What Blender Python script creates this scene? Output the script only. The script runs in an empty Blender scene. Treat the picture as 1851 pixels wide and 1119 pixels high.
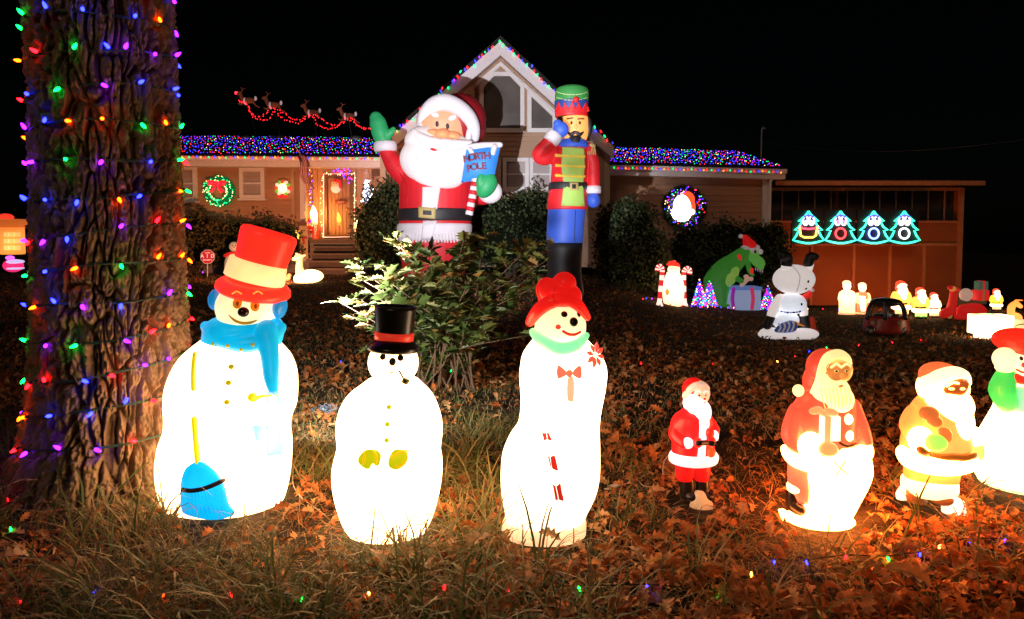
import bpy, math, random
import numpy as np
from mathutils import Vector, Matrix, Euler
from mathutils.bvhtree import BVHTree
random.seed(7); np.random.seed(7)
SC = bpy.context.scene
COL = SC.collection
R = math.radians

# ------------------------------------------------------------------ camera
FPX, CX, CYP, PITCH, EYE = 1234.0, 925.5, 487.7, R(3.0), 1.163
cam_data = bpy.data.cameras.new('camera')
cam = bpy.data.objects.new('camera', cam_data); COL.objects.link(cam)
cam_data.sensor_width = 36.0; cam_data.lens = 24.0
cam_data.shift_y = -(1119/2 - CYP)/1851
cam_data.clip_start = 0.05; cam_data.clip_end = 900
cam.location = (0, 0, EYE); cam.rotation_euler = (R(90)-PITCH, 0, 0)
SC.camera = cam

# ------------------------------------------------------------------ sky, added warm fill, exposure
world = bpy.data.worlds.new('World'); SC.world = world; world.use_nodes = True
wn = world.node_tree; bg = wn.nodes['Background']
sky = wn.nodes.new('ShaderNodeTexSky'); sky.sky_type = 'NISHITA'; sky.sun_disc = False
sky.sun_elevation = R(25); sky.sun_rotation = R(200)
wn.links.new(sky.outputs[0], bg.inputs[0]); bg.inputs[1].default_value = 0.00012
sun = bpy.data.lights.new('warm_fill', 'SUN'); sun.energy = 0.22; sun.angle = R(6); sun.color = (1, .72, .50)  # warm fill sun added to brighten the dark lawn and house front
so = bpy.data.objects.new('warm_fill', sun); COL.objects.link(so); so.rotation_euler = (R(65), 0, R(-20))
so.location = (0, 0, 30)
vs = SC.view_settings
vs.view_transform = 'Standard'; vs.look = 'None'; vs.exposure = 0; vs.gamma = 1; vs.use_curve_mapping = False
try:
    SC.cycles.sample_clamp_indirect = 3.0
    SC.cycles.sample_clamp_direct = 0.0
    SC.cycles.use_light_tree = True
    SC.cycles.max_bounces = 5
except Exception: pass

# ------------------------------------------------------------------ pixel <-> place
cp, sp_ = math.cos(PITCH), math.sin(PITCH)
def ray(X, Y):
    a = (X-CX)/FPX; b = (CYP-Y)/FPX
    return Vector((a, cp + b*sp_, -sp_ + b*cp))
def P(X, Y, d):
    r = ray(X, Y); t = d/r.y
    return Vector((r.x*t, d, EYE + r.z*t))
RY = [0, 4.6, 6, 8, 10, 12, 14, 17, 22, 40]
RZ = [0, 0, -.1, -.28, -.5, -.68, -.78, -.92, -1.12, -1.3]
def terr(x, y):
    r = x/np.maximum(y, 1.0)
    s = np.clip((r-.05)/.35, 0, 1); s = s*s*(3-2*s)
    return s*np.interp(y, RY, RZ)
def G(X, Y):
    r = ray(X, Y); d = 1.5
    while d < 60:
        t = d/r.y
        if EYE + r.z*t <= terr(r.x*t, d): break
        d += .01
    p = P(X, Y, d); p.z = float(terr(p.x, d)); return p

# ------------------------------------------------------------------ materials
MATS = {}
def nodes(m): return m.node_tree.nodes, m.node_tree.links
def mat(name, col, rough=.6, em=None, es=0.0, var=.12, scale=8.0, bump=0.0, bscale=40.0, metal=0.0, spec=None,
        bulb=None, fall=.3, floor=.12, trans=0.0, island=None, stretch=None, coat=0.0):
    if name in MATS: return MATS[name]
    m = bpy.data.materials.new(name); m.use_nodes = True; MATS[name] = m
    N, Lk = nodes(m); b = N['Principled BSDF']
    b.inputs['Roughness'].default_value = rough; b.inputs['Metallic'].default_value = metal
    if spec is not None: b.inputs['Specular IOR Level'].default_value = spec
    if coat: b.inputs['Coat Weight'].default_value = coat
    tc = N.new('ShaderNodeTexCoord'); src = tc.outputs['Object']
    if stretch:
        mp = N.new('ShaderNodeMapping'); mp.inputs['Scale'].default_value = stretch
        Lk.new(src, mp.inputs['Vector']); src = mp.outputs[0]
    nz = N.new('ShaderNodeTexNoise'); nz.inputs['Scale'].default_value = scale; nz.inputs['Detail'].default_value = 4
    Lk.new(src, nz.inputs['Vector'])
    if island:
        ge = N.new('ShaderNodeNewGeometry'); cr = N.new('ShaderNodeValToRGB')
        e = cr.color_ramp.elements
        while len(e) > 1: e.remove(e[-1])
        e[0].position = 0; e[0].color = (*island[0], 1)
        for i, c in enumerate(island[1:]):
            q = e.new((i+1)/(len(island)-1)); q.color = (*c, 1)
        Lk.new(ge.outputs['Random Per Island'], cr.inputs[0]); colout = cr.outputs[0]
    else:
        rgb = N.new('ShaderNodeRGB'); rgb.outputs[0].default_value = (*col, 1); colout = rgb.outputs[0]
    hv = N.new('ShaderNodeHueSaturation'); mr = N.new('ShaderNodeMapRange')
    mr.inputs['From Min'].default_value = .3; mr.inputs['From Max'].default_value = .7
    mr.inputs['To Min'].default_value = 1-var; mr.inputs['To Max'].default_value = 1+var
    Lk.new(nz.outputs['Fac'], mr.inputs[0]); Lk.new(mr.outputs[0], hv.inputs['Value']); Lk.new(colout, hv.inputs['Color'])
    Lk.new(hv.outputs[0], b.inputs['Base Color'])
    if bump:
        bp = N.new('ShaderNodeBump'); bp.inputs['Strength'].default_value = min(1, bump); bp.inputs['Distance'].default_value = .02*bump
        n2 = N.new('ShaderNodeTexNoise'); n2.inputs['Scale'].default_value = bscale; n2.inputs['Detail'].default_value = 5
        Lk.new(src, n2.inputs['Vector']); Lk.new(n2.outputs['Fac'], bp.inputs['Height']); Lk.new(bp.outputs[0], b.inputs['Normal'])
    if trans:
        b.inputs['Subsurface Weight'].default_value = 0
        tr = N.new('ShaderNodeBsdfTranslucent'); mx = N.new('ShaderNodeMixShader'); mx.inputs[0].default_value = trans
        Lk.new(hv.outputs[0], tr.inputs[0]); out = N['Material Output']
        Lk.new(b.outputs[0], mx.inputs[1]); Lk.new(tr.outputs[0], mx.inputs[2]); Lk.new(mx.outputs[0], out.inputs[0])
    if em is not None:
        b.inputs['Emission Color'].default_value = (*em, 1)
        if bulb is None:
            b.inputs['Emission Strength'].default_value = es
        else:
            # translucent shell round a bulb: the glow falls off with distance from the bulb
            vd = N.new('ShaderNodeVectorMath'); vd.operation = 'DISTANCE'
            Lk.new(tc.outputs['Object'], vd.inputs[0]); vd.inputs[1].default_value = bulb
            q = N.new('ShaderNodeMath'); q.operation = 'DIVIDE'; Lk.new(vd.outputs['Value'], q.inputs[0]); q.inputs[1].default_value = fall
            q2 = N.new('ShaderNodeMath'); q2.operation = 'POWER'; Lk.new(q.outputs[0], q2.inputs[0]); q2.inputs[1].default_value = 2.2
            q3 = N.new('ShaderNodeMath'); q3.operation = 'ADD'; Lk.new(q2.outputs[0], q3.inputs[0]); q3.inputs[1].default_value = 1
            q4 = N.new('ShaderNodeMath'); q4.operation = 'DIVIDE'; q4.inputs[0].default_value = es; Lk.new(q3.outputs[0], q4.inputs[1])
            q5 = N.new('ShaderNodeMath'); q5.operation = 'ADD'; Lk.new(q4.outputs[0], q5.inputs[0]); q5.inputs[1].default_value = es*floor
            q6 = N.new('ShaderNodeMath'); q6.operation = 'MULTIPLY'; Lk.new(q5.outputs[0], q6.inputs[0]); Lk.new(mr.outputs[0], q6.inputs[1])
            Lk.new(q6.outputs[0], b.inputs['Emission Strength'])
    return m

# ------------------------------------------------------------------ mesh builder
class MB:
    def __init__(s): s.v = []; s.f = []; s.mi = []
    def add(s, vs, fs, mi=0):
        o = len(s.v); s.v += [tuple(v) for v in vs]; s.f += [tuple(i+o for i in f) for f in fs]; s.mi += [mi]*len(fs)
    def box(s, c, size, rot=None, mi=0, bev=0):
        hx, hy, hz = size[0]/2, size[1]/2, size[2]/2; c = Vector(c)
        M = rot.to_matrix() if rot is not None else None
        vs = []
        for z in (-hz, hz):
            for x, y in ((-hx, -hy), (hx, -hy), (hx, hy), (-hx, hy)):
                v = Vector((x, y, z)); vs.append((M @ v if M else v) + c)
        s.add(vs, [(3, 2, 1, 0), (4, 5, 6, 7), (0, 1, 5, 4), (1, 2, 6, 5), (2, 3, 7, 6), (3, 0, 4, 7)], mi)
    def ell(s, c, r, rot=None, seg=20, rings=12, mi=0):
        if not hasattr(r, '__len__'): r = (r, r, r)
        c = Vector(c); M = rot.to_matrix() if isinstance(rot, Euler) else rot
        vs = []
        def T(v):
            v = Vector(v); return (M @ v if M is not None else v) + c
        vs.append(T((0, 0, r[2])))
        for i in range(1, rings):
            a = math.pi*i/rings
            for j in range(seg):
                b = 2*math.pi*j/seg
                vs.append(T((r[0]*math.sin(a)*math.cos(b), r[1]*math.sin(a)*math.sin(b), r[2]*math.cos(a))))
        vs.append(T((0, 0, -r[2])))
        fs = []
        for j in range(seg):
            fs.append((0, 1+j, 1+(j+1) % seg))
        for i in range(rings-2):
            for j in range(seg):
                a = 1+i*seg+j; b = 1+i*seg+(j+1) % seg
                fs.append((a, a+seg, b+seg, b))
        n = len(vs)-1; o = 1+(rings-2)*seg
        for j in range(seg): fs.append((o+j, n, o+(j+1) % seg))
        s.add(vs, fs, mi)
    def rings(s, rr, cap=True, mi=0):
        n = len(rr[0]); vs = [p for r in rr for p in r]; fs = []
        for i in range(len(rr)-1):
            for j in range(n):
                a = i*n+j; b = i*n+(j+1) % n
                fs.append((a, b, b+n, a+n))
        if cap:
            fs.append(tuple(range(n))[::-1]); fs.append(tuple((len(rr)-1)*n+j for j in range(n)))
        s.add(vs, fs, mi)
    def tube(s, pts, rad, seg=8, cap=True, mi=0, flat=1.0, roundcap=False):
        pts = [Vector(p) for p in pts]
        rads = list(rad) if hasattr(rad, '__len__') else [rad]*len(pts)
        if roundcap:
            for end in (0, -1):
                p = pts[end]; q = pts[1 if end == 0 else -2]; d = (p-q).normalized(); r = rads[end]
                ext = [(p+d*r*math.sin(a), r*math.cos(a)) for a in (.5, 1.0, 1.35)]
                if end == 0:
                    pts = [e[0] for e in ext[::-1]] + pts; rads = [e[1] for e in ext[::-1]] + rads
                else:
                    pts += [e[0] for e in ext]; rads += [e[1] for e in ext]
        rr = []; up = None
        for i, p in enumerate(pts):
            t = (pts[min(i+1, len(pts)-1)] - pts[max(i-1, 0)])
            if t.length < 1e-9: t = Vector((0, 0, 1))
            t.normalize()
            if up is None:
                up = Vector((0, 1, 0)) if abs(t.y) < .8 else Vector((1, 0, 0))
            n = (up - t*up.dot(t))
            if n.length < 1e-6: n = t.orthogonal()
            n.normalize(); up = n; bn = t.cross(n)
            rr.append([p + (n*math.cos(a)*flat + bn*math.sin(a))*rads[i] for a in [2*math.pi*k/seg for k in range(seg)]])
        s.rings(rr, cap, mi)
    def prism(s, pts, vec, mi=0):
        n = len(pts); vec = Vector(vec); pts = [Vector(p) for p in pts]
        vs = pts + [p+vec for p in pts]
        fs = [tuple(range(n))[::-1], tuple(range(n, 2*n))] + [(i, (i+1) % n, (i+1) % n+n, i+n) for i in range(n)]
        s.add(vs, fs, mi)
    def mesh(s, name, mats, smooth=False):
        me = bpy.data.meshes.new(name); me.from_pydata(s.v, [], s.f)
        for m in (mats if isinstance(mats, (list, tuple)) else [mats]): me.materials.append(m)
        if any(s.mi): me.polygons.foreach_set('material_index', s.mi)
        if smooth: me.polygons.foreach_set('use_smooth', [True]*len(me.polygons))
        me.update(); return me
def tag(o, label=None, cat=None, group=None, kind=None):
    if label: o['label'] = label
    if cat: o['category'] = cat
    if group: o['group'] = group
    if kind: o['kind'] = kind
    return o
def obj(name, mb, mats, parent=None, smooth=False, **k):
    me = mb.mesh(name, mats, smooth) if isinstance(mb, MB) else mb
    o = bpy.data.objects.new(name, me); COL.objects.link(o)
    if parent is not None: o.parent = parent
    return tag(o, **k)
def empty(name, loc, label, cat, group=None):
    o = bpy.data.objects.new(name, None); COL.objects.link(o); o.location = loc
    o.empty_display_size = .1
    return tag(o, label, cat, group)
def fixnormals(me):
    import bmesh
    bm = bmesh.new(); bm.from_mesh(me); bmesh.ops.recalc_face_normals(bm, faces=bm.faces); bm.to_mesh(me); bm.free()
def remesh(o, vox, it=4):
    m = o.modifiers.new('r', 'REMESH'); m.mode = 'VOXEL'; m.voxel_size = vox
    if it:
        q = o.modifiers.new('s', 'SMOOTH'); q.factor = .5; q.iterations = it
    dg = bpy.context.evaluated_depsgraph_get(); dg.update()
    me = bpy.data.meshes.new_from_object(o.evaluated_get(dg)); old = o.data
    mats = list(old.materials); o.modifiers.clear(); o.data = me; me.name = old.name
    if not len(me.materials):
        for x in mats: me.materials.append(x)
    bpy.data.meshes.remove(old)
    me.polygons.foreach_set('use_smooth', [True]*len(me.polygons))
    me.polygons.foreach_set('material_index', [0]*len(me.polygons)); me.update()
def copy_tree(o, parent=None):
    c = o.copy(); COL.objects.link(c); c.parent = parent
    for ch in list(o.children): copy_tree(ch, c)
    return c
def text_mesh(txt, size, depth, font_bold=0.0, spacing=1.0):
    cu = bpy.data.curves.new('t', 'FONT'); cu.body = txt; cu.size = size; cu.extrude = depth; cu.align_x = 'CENTER'; cu.align_y = 'CENTER'
    cu.offset = font_bold; cu.space_character = spacing
    cu.resolution_u = 3
    o = bpy.data.objects.new('t', cu); COL.objects.link(o)
    dg = bpy.context.evaluated_depsgraph_get(); dg.update()
    me = bpy.data.meshes.new_from_object(o.evaluated_get(dg)); bpy.data.objects.remove(o); bpy.data.curves.remove(cu)
    me.transform(Matrix.Rotation(R(90), 4, 'X')); return me

def catmull(pts, n=4):
    if len(pts) < 3: return [Vector(p) for p in pts]
    p = [Vector(pts[0])] + [Vector(q) for q in pts] + [Vector(pts[-1])]; out = []
    for i in range(1, len(p)-2):
        for k in range(n):
            t = k/n
            out.append(.5*((2*p[i]) + (-p[i-1]+p[i+1])*t + (2*p[i-1]-5*p[i]+4*p[i+1]-p[i+2])*t*t + (-p[i-1]+3*p[i]-3*p[i+1]+p[i+2])*t**3))
    out.append(Vector(pts[-1])); return out

# ------------------------------------------------------------------ a figure drawn in its own units: 1 unit = what one photo pixel measures at its distance
class Fig:
    def __init__(s, name, label, cat, X, Y, d=None, group=None, bulb=None, fall=60, floor=.1):
        s.pos = P(X, Y, d) if d else G(X, Y)
        s.d = s.pos.y; s.m = s.d/FPX
        s.root = empty(name, s.pos, label, cat, group)
        s.bv = []; s.name = name; s.fall = fall*s.m; s.floor = floor
        s.bulb = tuple(s.L(*bulb)) if bulb else None
    def L(s, X, Y, dy=0): return P(X, Y, s.d+dy*s.m) - s.pos
    def sh(s): return Sh(s)
    def glow(s, nm, col, es, base=None, rough=.35, **k):
        return mat(f'{s.name}_{nm}_{s.pos.x:.2f}', base or col, rough, em=col, es=es, var=.13, scale=2.2/s.m/100, bulb=s.bulb, fall=s.fall, floor=s.floor, **k)
    def part(s, name, mb, mt, vox=None, it=4, parent=None, smooth=True, label=None, kind=None, hit=True):
        o = obj(name, mb, mt, parent or s.root, smooth, label=label, kind=kind)
        if vox: remesh(o, vox*s.m, it)
        else: fixnormals(o.data)
        if hit:
            me = o.data
            s.bv.append(BVHTree.FromPolygons([v.co.copy() for v in me.vertices], [tuple(p.vertices) for p in me.polygons]))
        return o
    def hit(s, X, Y):
        r = ray(X, Y).normalized(); og = Vector((0, 0, EYE)) - s.pos; best = None
        for b in s.bv:
            loc, n, i, dist = b.ray_cast(og, r)
            if loc is not None and (best is None or dist < best[2]): best = (loc, n, dist)
        if best is None: return None
        n = best[1]
        if n.dot(r) > 0: n = -n
        return best[0], n
    def dot(s, name, X, Y, rx, rz, mt, th=None, ang=0, parent=None, hit=False, label=None, out=0):
        h = s.hit(X, Y)
        if h is None: loc, n = s.L(X, Y, -5), Vector((0, -1, 0))
        else: loc, n = h
        ax = Vector((1, 0, 0)); ax = (ax-n*ax.dot(n)).normalized(); up = n.cross(ax)*-1
        if up.z < 0: up = -up
        q = Matrix.Rotation(R(ang), 3, n)
        ax, up = q@ax, q@up
        M = Matrix((ax, n, up)).transposed()
        th = th if th is not None else min(rx, rz)*.45
        mb = MB(); mb.ell(loc+n*out*s.m, (rx*s.m, th*s.m, rz*s.m), M, 16, 10)
        return s.part(name, mb, mt, parent=parent, hit=hit, label=label)
    def stroke(s, name, pts, r, mt, out=.2, sub=4, parent=None, hit=False, seg=8, label=None):
        P2 = catmull([(x, y, 0) for x, y in pts], sub); q = []; last = None
        for v in P2:
            h = s.hit(v.x, v.y)
            if h: last = h; q.append(h[0]+h[1]*out*r*s.m if not hasattr(r, '__len__') else h[0])
            elif last: q.append(s.L(v.x, v.y, (last[0].y)/s.m))
        if len(q) < 2: return None
        rad = r
        if hasattr(r, '__len__'): rad = list(np.interp(np.linspace(0, 1, len(q)), np.linspace(0, 1, len(r)), r)*s.m)
        else: rad = [r*s.m]*len(q)
        mb = MB(); mb.tube(q, rad, seg, roundcap=True)
        return s.part(name, mb, mt, parent=parent, hit=hit, label=label)
    def patch(s, name, outline, mt, th=1.0, parent=None, hit=False, smooth_outline=True, label=None, levels=5):
        pts = outline
        if smooth_outline:
            c = list(outline); c2 = catmull([(x, y, 0) for x, y in (c[-1:]+c+c[:2])], 4); c2 = c2[4:-4]; pts = [(v.x, v.y) for v in c2]
        else:
            q = []
            for i, a in enumerate(outline):
                b = outline[(i+1) % len(outline)]
                for k in range(4): q.append((a[0]+(b[0]-a[0])*k/4, a[1]+(b[1]-a[1])*k/4))
            pts = q
        cx = sum(p[0] for p in pts)/len(pts); cy = sum(p[1] for p in pts)/len(pts)
        rr = []; h0 = s.hit(cx, cy); dep = h0[0] if h0 else s.L(cx, cy)
        nlast = h0[1] if h0 else Vector((0, -1, 0))
        for k in range(levels):
            f = 1-k/levels; ring = []
            for x, y in pts:
                X, Y = cx+(x-cx)*f, cy+(y-cy)*f; h = s.hit(X, Y)
                if h: loc, n = h
                else: loc, n = s.L(X, Y, dep.y/s.m), nlast
                ring.append((loc, n))
            if k == 0: rr.append([l-n*.5*s.m for l, n in ring])
            e = th*(.75 if k == 0 else 1)
            rr.append([l+n*e*s.m for l, n in ring])
        mb = MB(); n = len(pts); vs = [p for r_ in rr for p in r_]; fs = []
        for i in range(len(rr)-1):
            for j in range(n):
                a = i*n+j; b = i*n+(j+1) % n; fs.append((a, b, b+n, a+n))
        vs.append(dep+nlast*th*s.m); o = (len(rr)-1)*n
        for j in range(n): fs.append((o+j, o+(j+1) % n, len(vs)-1))
        mb.add(vs, fs)
        return s.part(name, mb, mt, parent=parent, hit=hit, label=label)
class Sh(MB):
    def __init__(s, fig): super().__init__(); s.g = fig
    def E(s, X, Y, rx, rz, ry=None, dy=0, ang=0, seg=24, rings=16, tilt=0):
        ry = rx if ry is None else ry; m = s.g.m
        s.ell(s.g.L(X, Y, dy), (rx*m, ry*m, rz*m), Euler((R(tilt), -R(ang)*-1, 0)), seg, rings); return s
    def loft(s, rr, depth=.8, dy=0, seg=32, sub=3):
        m = s.g.m; pts = catmull([(r[0], r[1], r[2]) for r in rr], sub)
        deps = [r[3] if len(r) > 3 else r[2]*depth for r in rr]
        dd = np.interp(np.linspace(0, len(rr)-1, len(pts)), range(len(rr)), deps)
        out = []
        for p, dq in zip(pts, dd):
            c = s.g.L(p.y, p.x, dy); hw = max(p.z, .2)*m; hd = max(dq, .2)*m
            out.append([c+Vector((math.cos(2*math.pi*k/seg)*hw, math.sin(2*math.pi*k/seg)*hd, 0)) for k in range(seg)])
        s.rings(out); return s
    def limb(s, pts, seg=14, sub=4, flat=1.0):
        m = s.g.m
        c = catmull([s.g.L(p[0], p[1], p[3] if len(p) > 3 else 0) for p in pts], sub)
        rad = np.interp(np.linspace(0, len(pts)-1, len(c)), range(len(pts)), [p[2] for p in pts])*m
        s.tube(c, list(rad), seg, roundcap=True, flat=flat); return s
    def axis(s, X0, Y0, X1, Y1, prof, dy=0, seg=32, tiltback=0, flat=1.0):
        m = s.g.m; a = s.g.L(X0, Y0, dy); b = s.g.L(X1, Y1, dy+tiltback); ax = b-a; L_ = ax.length; t = ax.normalized()
        n = Vector((0, 1, 0)); n = (n-t*n.dot(t)).normalized(); bn = t.cross(n); rr = []
        for f, r in prof:
            c = a+ax*f; rr.append([c+(n*math.cos(q)*flat+bn*math.sin(q))*max(r, .1)*m for q in [2*math.pi*k/seg for k in range(seg)]])
        s.rings(rr); return s
    def bx(s, X0, Y0, X1, Y1, dep, dy=0):
        a = s.g.L(X0, Y1, dy); b = s.g.L(X1, Y0, dy); c = (a+b)/2
        s.box((c.x, c.y, c.z), (abs(b.x-a.x), dep*s.g.m, abs(b.z-a.z))); return s

# scatter small pieces into one mesh
def scatter(name, tv, tf, pos, rot, scl, mt, parent=None, midx=None, smooth=False, **k):
    N = len(pos); n = len(tv); tv = np.asarray(tv, float); tf = np.asarray(tf, int)
    scl = np.asarray(scl, float)
    if scl.ndim == 1: scl = np.repeat(scl[:, None], 3, 1)
    V = np.einsum('nij,nvj->nvi', rot, tv[None]*scl[:, None, :]) + pos[:, None, :]
    Fc = (tf[None]+(np.arange(N)*n)[:, None, None]).reshape(-1, tf.shape[1])
    me = bpy.data.meshes.new(name); me.vertices.add(N*n); me.vertices.foreach_set('co', V.reshape(-1))
    c = tf.shape[1]; me.loops.add(Fc.size); me.loops.foreach_set('vertex_index', Fc.reshape(-1).astype(np.int32))
    me.polygons.add(len(Fc)); me.polygons.foreach_set('loop_start', (np.arange(len(Fc))*c).astype(np.int32))
    me.polygons.foreach_set('loop_total', np.full(len(Fc), c, np.int32))
    for m in (mt if isinstance(mt, (list, tuple)) else [mt]): me.materials.append(m)
    if midx is not None: me.polygons.foreach_set('material_index', np.repeat(midx, len(tf)).astype(np.int32))
    if smooth: me.polygons.foreach_set('use_smooth', [True]*len(Fc))
    me.update(calc_edges=True)
    o = bpy.data.objects.new(name, me); COL.objects.link(o)
    if parent is not None: o.parent = parent
    return tag(o, **k)
def eul(rx, ry, rz):
    rx, ry, rz = map(np.asarray, (rx, ry, rz)); n = len(rz)
    cx_, sx, cy, sy, cz, sz = np.cos(rx), np.sin(rx), np.cos(ry), np.sin(ry), np.cos(rz), np.sin(rz)
    M = np.empty((n, 3, 3))
    M[:, 0, 0] = cy*cz; M[:, 0, 1] = sx*sy*cz-cx_*sz; M[:, 0, 2] = cx_*sy*cz+sx*sz
    M[:, 1, 0] = cy*sz; M[:, 1, 1] = sx*sy*sz+cx_*cz; M[:, 1, 2] = cx_*sy*sz-sx*cz
    M[:, 2, 0] = -sy; M[:, 2, 1] = sx*cy; M[:, 2, 2] = cx_*cy
    return M
# value noise
_tab = np.random.RandomState(3).rand(256, 256)
def vnoise(x, y):
    xi = np.floor(x).astype(int); yi = np.floor(y).astype(int); fx = x-xi; fy = y-yi
    fx = fx*fx*(3-2*fx); fy = fy*fy*(3-2*fy)
    a = _tab[xi % 256, yi % 256]; b = _tab[(xi+1) % 256, yi % 256]; c = _tab[xi % 256, (yi+1) % 256]; d = _tab[(xi+1) % 256, (yi+1) % 256]
    return (a*(1-fx)+b*fx)*(1-fy)+(c*(1-fx)+d*fx)*fy
def fbm(x, y, o=4):
    s = 0; a = .5
    for i in range(o): s = s+a*vnoise(x*2**i+i*17.3, y*2**i+i*9.1); a *= .5
    return s
OCT_V = [(0, 0, 1), (1, 0, 0), (0, 1, 0), (-1, 0, 0), (0, -1, 0), (0, 0, -1)]
OCT_F = [(0, 1, 2), (0, 2, 3), (0, 3, 4), (0, 4, 1), (5, 2, 1), (5, 3, 2), (5, 4, 3), (5, 1, 4)]
BULBC = {'red': (1, .012, .02), 'blue': (.03, .035, 1), 'green': (.006, .62, .16), 'purple': (.32, .02, 1), 'orange': (1, .27, .02), 'warm': (1, .55, .25), 'white': (.7, .85, 1)}
BULBT = {'red': (1, .003, .006), 'blue': (.008, .012, 1), 'green': (.001, .5, .03), 'purple': (.16, .004, 1), 'orange': (1, .045, .001), 'warm': (1, .25, .04), 'white': (.7, .85, 1)}
def bulbmat(c, s, tagn=''):
    q = BULBT[c] if s > 15 else BULBC[c]
    return mat(f'bulb_{c}_{s}{tagn}', q, .3, em=q, es=s, var=0)
# ================================================================== GROUND
def build_ground():
    xs = np.concatenate([np.linspace(-60, -8, 14, endpoint=False), np.linspace(-8, 10, 150), np.linspace(10, 60, 26)[1:]])
    ys = np.concatenate([np.linspace(-4, 1.5, 6, endpoint=False), np.linspace(1.5, 9, 120, endpoint=False), np.linspace(9, 24, 70, endpoint=False), np.linspace(24, 160, 16)])
    X, Y = np.meshgrid(xs, ys); Z = terr(X, Y) + .03*(fbm(X*1.5+50, Y*1.5+50)-.47)*(Y < 20)
    n, m = X.shape; V = np.stack([X, Y, Z], -1).reshape(-1, 3)
    F = [(i*m+j, i*m+j+1, (i+1)*m+j+1, (i+1)*m+j) for i in range(n-1) for j in range(m-1)]
    me = bpy.data.meshes.new('lawn'); me.from_pydata(V.tolist(), [], F)
    me.polygons.foreach_set('use_smooth', [True]*len(F))
    m_ = mat('lawn_soil', (.045, .032, .02), .95, var=.5, scale=5, bump=1, bscale=30, spec=.1); me.materials.append(m_)
    return obj('lawn', me, None, kind='structure')
build_ground()

# ================================================================== HOUSE
SID = mat('siding', (.42, .235, .135), .75, var=.07, scale=1.5, bump=.15, bscale=60, stretch=(.3, 1, 3))
SID2 = mat('siding_gable', (.46, .30, .20), .75, var=.07, scale=1.5, bump=.15, bscale=60)
TRIM = mat('white_trim', (.74, .70, .68), .5, var=.05)
TAN = mat('tan_trim', (.55, .42, .30), .6, var=.06)
ROOF = mat('roof_shingle', (.03, .028, .028), .95, var=.35, scale=14, bump=1, bscale=60, spec=.1)
GLASS = mat('window_glass', (.40, .34, .32), .25, var=.12, scale=2)
GLASSD = mat('window_glass_dark', (.10, .085, .075), .35, var=.2, scale=2, spec=.3)
WOOD = mat('porch_wood', (.13, .09, .065), .7, var=.2, scale=6, stretch=(1, 6, 6))
DOORM = mat('door_wood', (.36, .22, .11), .45, var=.12, scale=5, stretch=(6, 6, .6))

def siding(name, x0, x1, z0, z1, y, parent, mt, pitch=.17, shape=None):
    """lap siding: each course leans out at its foot"""
    mb = MB(); n = max(1, int(round((z1-z0)/pitch))); h = (z1-z0)/n
    for i in range(n):
        a = z0+i*h; b = a+h
        xa, xb = (x0, x1) if shape is None else shape(a, x0, x1)
        xc, xd = (x0, x1) if shape is None else shape(b, x0, x1)
        if xb-xa < .02: continue
        mb.add([(xa, y-.035, a), (xb, y-.035, a), (xd, y, b), (xc, y, b), (xa, y+.1, a), (xb, y+.1, a), (xd, y+.1, b), (xc, y+.1, b)],
               [(0, 1, 2, 3), (1, 0, 4, 5), (4, 0, 3, 7), (1, 5, 6, 2), (6, 5, 4, 7)])
    return obj(name, mb, mt, parent)
def frame_rect(mb, x0, x1, z0, z1, y, w, dep):
    for c, sz in (((x0+w/2, y, (z0+z1)/2), (w, dep, z1-z0)), ((x1-w/2, y, (z0+z1)/2), (w, dep, z1-z0)),
                  (((x0+x1)/2, y+.001, z0+w/2), (x1-x0-2*w, dep, w)), (((x0+x1)/2, y+.001, z1-w/2), (x1-x0-2*w, dep, w))):
        mb.box(c, sz)
def window(x0, x1, z0, z1, y, parent, frame=TRIM, glass=GLASS, w=.11, rail=True, mull=False):
    e = MB(); frame_rect(e, x0, x1, z0, z1, y-.05, w, .1)
    wo = obj('window', e, frame, parent)
    zm = (z0+z1)/2
    if rail:
        r = MB(); r.box(((x0+x1)/2, y-.045, zm), (x1-x0-2*w, .05, .05)); obj('meeting_rail', r, frame, wo)
        s = MB(); s.box(((x0+x1)/2, y-.07, z0-.03), (x1-x0+.1, .12, .06)); obj('sill', s, frame, wo)
    for (a, b) in (((zm+.025, z1-w), (z0+w, zm-.025)) if rail else ((z0+w, z1-w),)):
        p = MB(); p.box(((x0+x1)/2, y+(.0 if b == z1-w else -.02), (a+b)/2), (x1-x0-2*w, .02, b-a)); obj('pane', p, glass, wo)
    return wo
D1 = 20.5
def px(X, d, Y=380): return P(X, Y, d).x
def pz(Y, d, X=925): return P(X, Y, d).z
house = empty('house', (0, 0, 0), 'long tan sided house with a tall central gable, its roofs and door trimmed with lights', 'house')
# --- left wing
xl, xr = px(205, D1), px(548, D1)
siding('siding_wall', xl, xr, .35, pz(290, D1), D1, house, SID)
b = MB(); b.box(((xl+xr)/2, D1+.02, .1), (xr-xl, .1, .5)); obj('foundation', b, mat('block', (.25, .22, .2), .9, bump=.5), house)
def eave(x0, x1, z0, y, z1=None, parent=house, drop=.22):
    z1 = z0 if z1 is None else z1
    g = MB(); L_ = x1-x0; a = math.atan2(z1-z0, L_); e = Euler((0, -a, 0)); c = ((x0+x1)/2, y-.55, (z0+z1)/2)
    g.box(c, (L_, .11, .13), e); g.box((c[0], c[1]-.062, c[2]+.05), (L_, .02, .025), e); obj('gutter', g, TRIM, parent)
    f = MB(); f.box((c[0], y-.47, c[2]-.11), (L_, .05, .22), e); obj('fascia', f, TRIM, parent)
    s = MB(); s.box((c[0], y-.22, c[2]-.20), (L_, .45, .03), e); obj('soffit', s, TAN, parent)
ze = pz(285, D1-.55)
eave(xl-.4, px(700, D1-.5), ze, D1, ze-.06)
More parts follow.
